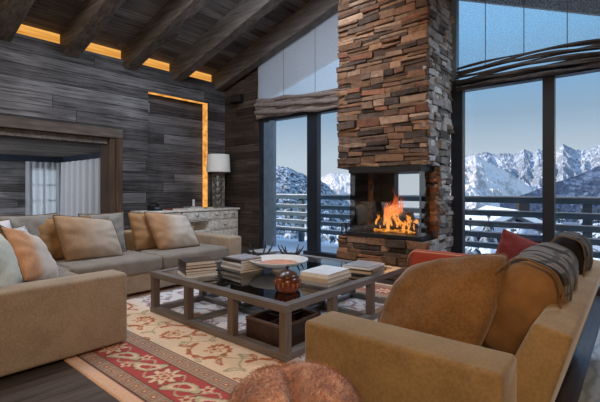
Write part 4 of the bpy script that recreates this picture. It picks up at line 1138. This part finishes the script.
for (vs, nn, ar) in tri:
    k = ar / tot * 14000; k = int(k) + (1 if hr.random() < k % 1 else 0)
    for _ in range(k):
        a, b = hr.random(), hr.random()
        if a + b > 1: a, b = 1 - a, 1 - b
        p0 = vs[0] + (vs[1] - vs[0]) * a + (vs[2] - vs[0]) * b
        fl = noise.noise_vector(p0 * 6) * 0.9 + Vector((0.3, -0.5, -0.35)); fl = fl - nn * fl.dot(nn)
        d = (nn * 0.5 + fl.normalized() * 0.75 + Vector((hr.gauss(0, .15), hr.gauss(0, .15), hr.gauss(0, .15)))).normalized()
        sd = d.cross(nn); 
        if sd.length < 1e-4: continue
        sd = sd.normalized() * 0.0019; ln = hr.uniform(0.022, 0.042)
        vv = [bm.verts.new(p0 - sd), bm.verts.new(p0 + sd), bm.verts.new(p0 + d * ln - Vector((0, 0, 0.003)))]
        bm.faces.new(vv)
o = obj('fur', bm, m, t); o['kind'] = 'stuff'

# ---------------------------------------------------------------- coffee table
TX0, TX1, TY0, TY1, TZ = -3.80, -1.93, 2.11, 3.97, 0.42
t = thing('coffee_table', 'big square grey timber coffee table with glass top and open frame on the rug', 'table', ((TX0 + TX1) / 2, (TY0 + TY1) / 2, 0.012))
ox, oy = (TX0 + TX1) / 2, (TY0 + TY1) / 2
W2, D2 = (TX1 - TX0) / 2, (TY1 - TY0) / 2; z1 = TZ - 0.012
wd = 0.075
def bar(nm, x0, x1, y0, y1, za, zb, m): 
    bm = B(); box(bm, x0, x1, y0, y1, za, zb, 0.004, 2); return obj(nm, bm, m, t)
for s in (-1, 1):
    bar('top_rail', -W2, W2, s * (D2 - wd / 2) - wd / 2, s * (D2 - wd / 2) + wd / 2, z1 - 0.055, z1, M['table'])
    bar('top_rail', s * (W2 - wd / 2) - wd / 2, s * (W2 - wd / 2) + wd / 2, -D2 + wd, D2 - wd, z1 - 0.055, z1, M['table_y'])
    bar('bottom_rail', -W2, W2, s * (D2 - wd / 2) - wd / 2, s * (D2 - wd / 2) + wd / 2, 0, 0.055, M['table'])
    bar('bottom_rail', s * (W2 - wd / 2) - wd / 2, s * (W2 - wd / 2) + wd / 2, -D2 + wd, D2 - wd, 0, 0.055, M['table_y'])
    q = W2 / 3; qy = D2 / 3
    bar('cross_rail', -W2 + wd, W2 - wd, s * qy - 0.03, s * qy + 0.03, z1 - 0.065, z1 - 0.02, M['table'])
    bar('cross_rail', s * q - 0.03, s * q + 0.03, -D2 + wd, D2 - wd, z1 - 0.066, z1 - 0.021, M['table_y'])
    bar('lower_cross_rail', -W2 + wd, W2 - wd, s * qy - 0.03, s * qy + 0.03, 0.0, 0.045, M['table'])
    bar('lower_cross_rail', s * q - 0.03, s * q + 0.03, -D2 + wd, D2 - wd, 0.0, 0.044, M['table_y'])
for a in (-1, -1 / 3, 1 / 3, 1):
    for b in (-1, -1 / 3, 1 / 3, 1):
        px_ = a * W2 - (wd / 2 if a == 1 else -wd / 2 if a == -1 else 0); py_ = b * D2 - (wd / 2 if b == 1 else -wd / 2 if b == -1 else 0)
        inner = abs(a) < 1 and abs(b) < 1
        h_ = 0.03 if inner else 0.033
        bm = B(); box(bm, px_ - h_, px_ + h_, py_ - h_, py_ + h_, 0.045, z1 - 0.05, 0.003); obj('leg', bm, M['table_z'], t)
bm = B(); box(bm, -W2 + wd, W2 - wd, -D2 + wd, D2 - wd, z1 - 0.018, z1 - 0.006); obj('glass_top', bm, M['tglass'], t)
GZ = TZ - 0.006

# dark leather crate under the table
crate_m = plain('dark leather', (0.036, 0.018, 0.014), 0.45, 0, 0.45, 14, 0.3)
t = thing('crate', 'dark brown open leather crate with divided compartments under the near corner of the coffee table', 'box', (-2.255, 2.44, 0.014))
bm = B(); hx, hy, hz = 0.20, 0.235, 0.20
box(bm, -hx, hx, -hy, hy, 0, 0.015, 0.003); obj('bottom', bm, crate_m, t)
for (a, b, c, d_) in ((-hx, hx, -hy, -hy + 0.016), (-hx, hx, hy - 0.016, hy), (-hx, -hx + 0.016, -hy + 0.016, hy - 0.016), (hx - 0.016, hx, -hy + 0.016, hy - 0.016)):
    bm = B(); box(bm, a, b, c, d_, 0.015, hz, 0.003); obj('side_panel', bm, crate_m, t)
bm = B(); box(bm, -0.006, 0.006, -hy + 0.016, hy - 0.016, 0.015, hz - 0.02); obj('divider', bm, crate_m, t)
bm = B(); box(bm, -hx + 0.016, hx - 0.016, -0.006, 0.006, 0.015, hz - 0.02); obj('divider', bm, crate_m, t)
bm = B()
for (a, b, c, d_) in ((-hx - 0.004, hx + 0.004, -hy - 0.004, -hy + 0.018), (-hx - 0.004, hx + 0.004, hy - 0.018, hy + 0.004), (-hx - 0.004, -hx + 0.018, -hy, hy), (hx - 0.018, hx + 0.004, -hy, hy)): box(bm, a, b, c, d_, hz - 0.012, hz + 0.006, 0.002)
obj('rim', bm, plain('rim leather', (0.10, 0.065, 0.05), 0.4), t)

# ---------------------------------------------------------------- things on the table
def turned(name, label, cat, prof, loc, m, n=40):
    bm = B(); lathe(bm, prof, n); bmesh.ops.remove_doubles(bm, verts=bm.verts, dist=1e-5); bmesh.ops.recalc_face_normals(bm, faces=bm.faces)
    return bm
bowl_m = plain('white glaze', (0.66, 0.64, 0.62), 0.35, 0, 0.08, 10)
inner_m = plain('pinkish glaze', (0.55, 0.27, 0.17), 0.4, 0, 0.25, 12)
t = thing('bowl', 'wide shallow white footed bowl with a pinkish brown inside at the table centre', 'bowl', (-2.86, 3.02, GZ))
bm = B(); lathe(bm, [(0.0, 0.002), (0.07, 0.0), (0.075, 0.01), (0.055, 0.035), (0.0, 0.036)]); obj('foot', bm, bowl_m, t, True)
bm = B(); lathe(bm, [(0.0, 0.034), (0.06, 0.036), (0.17, 0.055), (0.26, 0.088), (0.305, 0.115), (0.308, 0.120), (0.302, 0.121), (0.25, 0.096), (0.2, 0.08)], 48); obj('dish', bm, bowl_m, t, True)
bm = B(); lathe(bm, [(0.2, 0.0802), (0.14, 0.062), (0.07, 0.05), (0.0, 0.047)], 48); obj('inside', bm, inner_m, t, True)

urn_m = plain('oxblood lacquer', (0.13, 0.035, 0.018), 0.25, 0, 0.7, 16, 0.1)
t = thing('lidded_urn', 'round dark red lacquered pot with a domed lid and knob on the near glass', 'pot', (-2.23, 2.46, GZ))
bm = B(); lathe(bm, [(0.0, 0.0), (0.088, 0.0), (0.104, 0.02), (0.110, 0.06), (0.106, 0.10), (0.094, 0.122), (0.0, 0.124)]); obj('body', bm, urn_m, t, True)
bm = B(); lathe(bm, [(0.098, 0.122), (0.098, 0.128), (0.08, 0.145), (0.05, 0.165), (0.02, 0.175), (0.0, 0.176)]); ld = obj('lid', bm, plain('dark lid', (0.07, 0.03, 0.02), 0.3, 0, 0.3, 12), t, True)
bm = B(); lathe(bm, [(0.0, 0.174), (0.010, 0.176), (0.008, 0.186), (0.017, 0.196), (0.014, 0.206), (0.0, 0.21)], 16); obj('knob', bm, plain('dark knob', (0.05, 0.025, 0.018), 0.3), ld, True)
bm = B()
gl = random.Random(2)
for k in range(16):
    a = 2 * PI * k / 16; zc_ = 0.035 + 0.012 * (k % 3); r_ = 0.109
    for s in (-0.5, 0.5):
        tube(bm, [(r_ * math.cos(a + s * 0.12 * j / 3), r_ * math.sin(a + s * 0.12 * j / 3), zc_ + 0.014 * j) for j in range(4)], 0.0025, 5)
obj('gilt_pattern', bm, plain('worn gilt', (0.45, 0.2, 0.06), 0.4, 0.4), t, True)

# twig-shaped candle holders (antler-like)
iron = plain('dark iron', (0.03, 0.026, 0.024), 0.45, 0.5)
def twig(label, loc, seed, s=1.15):
    t = thing('antler_candleholder', label, 'candleholder', loc, seed)
    r = random.Random(seed)
    bm = B(); lathe(bm, [(0, 0), (0.05 * s, 0), (0.05 * s, 0.008), (0.012, 0.016), (0.01, 0.05), (0.016, 0.06), (0, 0.062)], 14); obj('stand', bm, iron, t, True)
    for k in range(6):
        a = 2 * PI * k / 6 + r.uniform(-0.25, 0.25); L_ = r.uniform(0.14, 0.19) * s; hh = r.uniform(0.07, 0.13) * s
        bm = B(); pts = []; rad = []
        for j in range(9):
            q = j / 8; rr = L_ * (q ** 0.8); zz = 0.045 + hh * q ** 2.2 - 0.02 * math.sin(q * PI)
            pts.append((rr * math.cos(a + 0.25 * q), rr * math.sin(a + 0.25 * q), zz)); rad.append(0.019 * (1 - 0.7 * q))
        tube(bm, pts, rad, 7)
        tube(bm, [pts[5], Vector(pts[5]) + Vector((0.02 * math.cos(a + 1.2), 0.02 * math.sin(a + 1.2), 0.045))], [0.006, 0.002], 6)
        obj('branch', bm, iron, t, True)
twig('black antler-shaped candleholder on the far left of the coffee table', (-3.58, 3.44, GZ), 3)
twig('black antler-shaped candleholder behind the wide white bowl', (-3.30, 3.70, GZ), 8)

# books
page = plain('book pages', (0.62, 0.58, 0.52), 0.8, 0, 0.08, 60)
def cover(c): return plain('book cover', c, 0.35, 0, 0.12, 10)
cov = {k: cover(v) for k, v in dict(black=(0.03, 0.027, 0.027), white=(0.72, 0.72, 0.74), grey=(0.28, 0.28, 0.3), brown=(0.10, 0.06, 0.045), navy=(0.05, 0.07, 0.12), sand=(0.45, 0.36, 0.26), red=(0.2, 0.04, 0.035), photo=(0.33, 0.33, 0.36), yellow=(0.5, 0.36, 0.08), lead=(0.12, 0.12, 0.13), ivory=(0.6, 0.55, 0.48)).items()}
def book(label, loc, rz, w, d, h, c, group):
    """w along local x, d along y; spine at -x"""
    t = thing('book', label, 'book', loc, rz, group)
    bm = B(); box(bm, -w / 2 + 0.004, w / 2 - 0.006, -d / 2 + 0.005, d / 2 - 0.005, 0.003, h - 0.003); obj('pages', bm, page, t)
    bm = B(); box(bm, -w / 2, w / 2, -d / 2, d / 2, 0, 0.003); box(bm, -w / 2, w / 2, -d / 2, d / 2, h - 0.003, h); box(bm, -w / 2, -w / 2 + 0.004, -d / 2, d / 2, 0.003, h - 0.003)
    obj('cover', bm, cov[c], t)
    return t
ORD = ['bottom', 'second from the bottom', 'third from the bottom', 'fourth from the bottom', 'fifth from the bottom', 'top']
def stack(where, x, y, rz, items, group, seed):
    z = GZ; r = random.Random(seed)
    for i, (w, d, h, c, desc) in enumerate(items):
        pos = 'topmost' if i == len(items) - 1 else ORD[i]
        book('%s book, %s of the %s' % (desc, pos, where), (x + r.uniform(-.008, .008), y + r.uniform(-.008, .008), z), rz + r.uniform(-0.07, 0.07), w, d, h, c, group)
        z += h + 0.0008
stack('stack at the left table edge', -3.36, 2.37, -0.32 + H, [(0.31, 0.30, 0.028, 'white', 'white'), (0.30, 0.29, 0.026, 'lead', 'grey'), (0.31, 0.30, 0.028, 'brown', 'brown'), (0.31, 0.29, 0.028, 'black', 'black'), (0.29, 0.28, 0.036, 'black', 'black glossy')], 'books at the left table edge', 1)
stack('stack behind the leftmost one', -3.20, 2.82, -0.08 + H, [(0.30, 0.34, 0.024, 'lead', 'dark grey'), (0.30, 0.34, 0.022, 'ivory', 'ivory'), (0.29, 0.33, 0.024, 'grey', 'grey'), (0.28, 0.32, 0.022, 'white', 'white'), (0.28, 0.31, 0.028, 'black', 'black'), (0.26, 0.28, 0.012, 'photo', 'slim grey')], 'books behind the left stack', 2)
stack('stack right of the red pot', -2.19, 2.94, 0.10 + H, [(0.38, 0.28, 0.032, 'grey', 'grey'), (0.40, 0.30, 0.036, 'sand', 'sand coloured'), (0.38, 0.29, 0.036, 'white', 'thick white')], 'books right of the red pot', 3)
stack('stack at the far right table edge', -2.15, 3.54, 0.12 + H, [(0.36, 0.32, 0.018, 'black', 'black'), (0.36, 0.32, 0.020, 'sand', 'sand coloured'), (0.35, 0.31, 0.018, 'brown', 'brown'), (0.36, 0.30, 0.016, 'white', 'white'), (0.33, 0.28, 0.008, 'photo', 'thin photo-covered')], 'books at the far right table edge', 4)

# ---------------------------------------------------------------- sideboard with lamp and phone
sb_m = plain('distressed white paint', (0.70, 0.67, 0.62), 0.6, 0, 0.28, 16, 0.2)
sb_d = plain('worn drawer paint', (0.62, 0.59, 0.54), 0.6, 0, 0.35, 18, 0.2)
woodtop = beamwood('worn brown top', [(0.3, (0.12, 0.06, 0.03)), (0.5, (0.2, 0.11, 0.06)), (0.7, (0.3, 0.19, 0.11))], 1)
knob_m = plain('bronze pull', (0.06, 0.05, 0.04), 0.4, 0.7)
SX0, SX1, SY0, SY1, SZ = -7.24, -6.74, 3.64, 5.84, 0.86
t = thing('sideboard', 'distressed white sideboard with drawers against the left wall', 'sideboard', ((SX0 + SX1) / 2, (SY0 + SY1) / 2, 0))
bx, by = (SX1 - SX0) / 2, (SY1 - SY0) / 2
bm = B(); box(bm, -bx - 0.0, bx + 0.02, -by - 0.01, by + 0.02, SZ - 0.035, SZ, 0.006); obj('top', bm, sb_m, t)
bm = B()
box(bm, -bx, bx - 0.02, -by + 0.01, by - 0.01, 0.10, 0.13); box(bm, -bx, -bx + 0.02, -by + 0.01, by - 0.01, 0.13, SZ - 0.035)
for y in (-by + 0.01, -by + 0.74, by - 0.77, by - 0.04): box(bm, -bx, bx - 0.02, y, y + 0.03, 0.10, SZ - 0.035)
box(bm, -bx + 0.02, bx - 0.02, -by + 0.04, by - 0.04, 0.40, 0.425); box(bm, -bx + 0.02, bx - 0.02, -by + 0.04, by - 0.04, 0.62, 0.645)
obj('carcass', bm, sb_m, t)
for y0, y1, cols in ((-by + 0.045, -by + 0.735, 2), (-by + 0.775, by - 0.775, 1), (by - 0.735, by - 0.045, 3)):
    for za, zb in ((0.65, 0.815), (0.43, 0.615), (0.135, 0.395)):
        if cols == 1 and za < 0.6: continue
        c_ = cols if za > 0.6 else 1
        for k in range(c_):
            a = y0 + (y1 - y0) * k / c_ + 0.005; b = y0 + (y1 - y0) * (k + 1) / c_ - 0.005
            bm = B(); box(bm, bx - 0.06, bx, a, b, za, zb, 0.006); box(bm, bx, bx + 0.008, a + 0.03, b - 0.03, za + 0.03, zb - 0.03, 0.003); dr = obj('drawer', bm, sb_d, t)
            bm = B(); tube(bm, [(bx + 0.01, (a + b) / 2 - 0.03, (za + zb) / 2 + 0.012), (bx + 0.032, (a + b) / 2 - 0.018, (za + zb) / 2 - 0.01), (bx + 0.032, (a + b) / 2 + 0.018, (za + zb) / 2 - 0.01), (bx + 0.01, (a + b) / 2 + 0.03, (za + zb) / 2 + 0.012)], 0.007, 7); obj('handle', bm, knob_m, dr)
for a in (-bx + 0.04, bx - 0.06):
    for b in (-by + 0.05, by - 0.05):
        bm = B(); box(bm, a - 0.03, a + 0.03, b - 0.03, b + 0.03, 0, 0.10, 0.005); obj('leg', bm, sb_m, t)

t = thing('table_lamp', 'table lamp with pale drum shade and openwork lattice base on the sideboard', 'lamp', (-7.02, 5.50, SZ + 0.002))
lat = plain('pewter lattice', (0.30, 0.28, 0.25), 0.4, 0.5, 0.2)
bm = B(); box(bm, -0.12, 0.12, -0.12, 0.12, 0, 0.03, 0.004); obj('plinth', bm, lat, t)
bm = B()
box(bm, -0.05, 0.05, -0.05, 0.05, 0.03, 0.74)
obj('dark_core', bm, M['black'], t)  # added box, darkens the hollow inside of the openwork lattice
bm = B()
for fx, fy, ux, uy in ((0.09, 0, 0, 1), (-0.09, 0, 0, 1), (0, 0.09, 1, 0), (0, -0.09, 1, 0)):
    for k in range(5):
        zc0 = 0.03 + 0.07 + k * 0.14
        for rr in (0.068, 0.034):
            tube(bm, [(fx + ux * rr * math.cos(a), fy + uy * rr * math.cos(a), zc0 + rr * math.sin(a)) for a in [2 * PI * q / 20 for q in range(21)]], 0.011, 6, cap=False)
    for sgn in (-1, 1):
        tube(bm, [(fx + ux * 0.085 * sgn, fy + uy * 0.085 * sgn, 0.03), (fx + ux * 0.085 * sgn, fy + uy * 0.085 * sgn, 0.73)], 0.009, 6)
obj('lattice_column', bm, lat, t, True)
bm = B(); box(bm, -0.1, 0.1, -0.1, 0.1, 0.73, 0.75, 0.003); tube(bm, [(0, 0, 0.75), (0, 0, 0.9)], 0.012, 8); obj('neck', bm, lat, t)
bm = B(); lathe(bm, [(0.262, 0.78), (0.235, 1.16), (0.231, 1.16), (0.258, 0.78), (0.262, 0.78)], 40); obj('lamp_shade', bm, plain('linen shade', (0.78, 0.76, 0.72), 0.9, 0, 0.05, 30), t, True)

t = thing('telephone', 'black desk telephone on the left end of the sideboard', 'telephone', (-6.98, 3.98, SZ + 0.001), 0.2)
bm = B(); prism(bm, [(-0.1, 0), (0.1, 0), (0.1, 0.03), (-0.1, 0.085)], -0.1, 0.1, 0.008, 2); obj('body', bm, M['black'], t)
bm = B(); tube(bm, [(-0.05, -0.12, 0.085), (-0.05, -0.10, 0.12), (-0.05, 0.0, 0.14), (-0.05, 0.10, 0.12), (-0.05, 0.12, 0.085)], [0.03, 0.024, 0.018, 0.024, 0.03], 10); obj('handset', bm, M['black'], t, True)
for i in range(3):
    for j in range(3):
        bm = B(); box(bm, 0.02 + i * 0.025, 0.036 + i * 0.025, -0.04 + j * 0.03, -0.02 + j * 0.03, 0.03, 0.062 - i * 0.0075); obj('key', bm, M['frameb'], t)
zb = SZ + 0.001
book('brown book lying flat beside the telephone on the sideboard', (-6.95, 4.40, zb), 0.1 + H, 0.34, 0.25, 0.035, 'red', None)
book('white book lying flat in the middle of the sideboard', (-6.95, 4.80, zb), -0.05 + H, 0.38, 0.27, 0.03, 'white', None)
book('slim grey book on top of the white one on the sideboard', (-6.95, 4.80, zb + 0.031), 0.1 + H, 0.30, 0.22, 0.02, 'grey', None)
book('small yellow book lying near the lamp on the sideboard', (-6.92, 5.15, zb), 0.0 + H, 0.18, 0.16, 0.03, 'yellow', None)
t = thing('cordless_phone', 'white cordless handset standing upright on the sideboard behind the white book', 'telephone', (-7.12, 4.93, zb), 0.0)
bm = B(); box(bm, -0.04, 0.04, -0.04, 0.04, 0, 0.03, 0.008); obj('charging_base', bm, cov['white'], t)
bm = B(); box(bm, -0.014, 0.014, -0.025, 0.025, 0.028, 0.19, 0.01); obj('handset', bm, cov['white'], t)

# ---------------------------------------------------------------- look
vs = bpy.context.scene.view_settings
vs.view_transform = 'Standard'; vs.look = 'None'; vs.exposure = 0.0; vs.gamma = 1.0
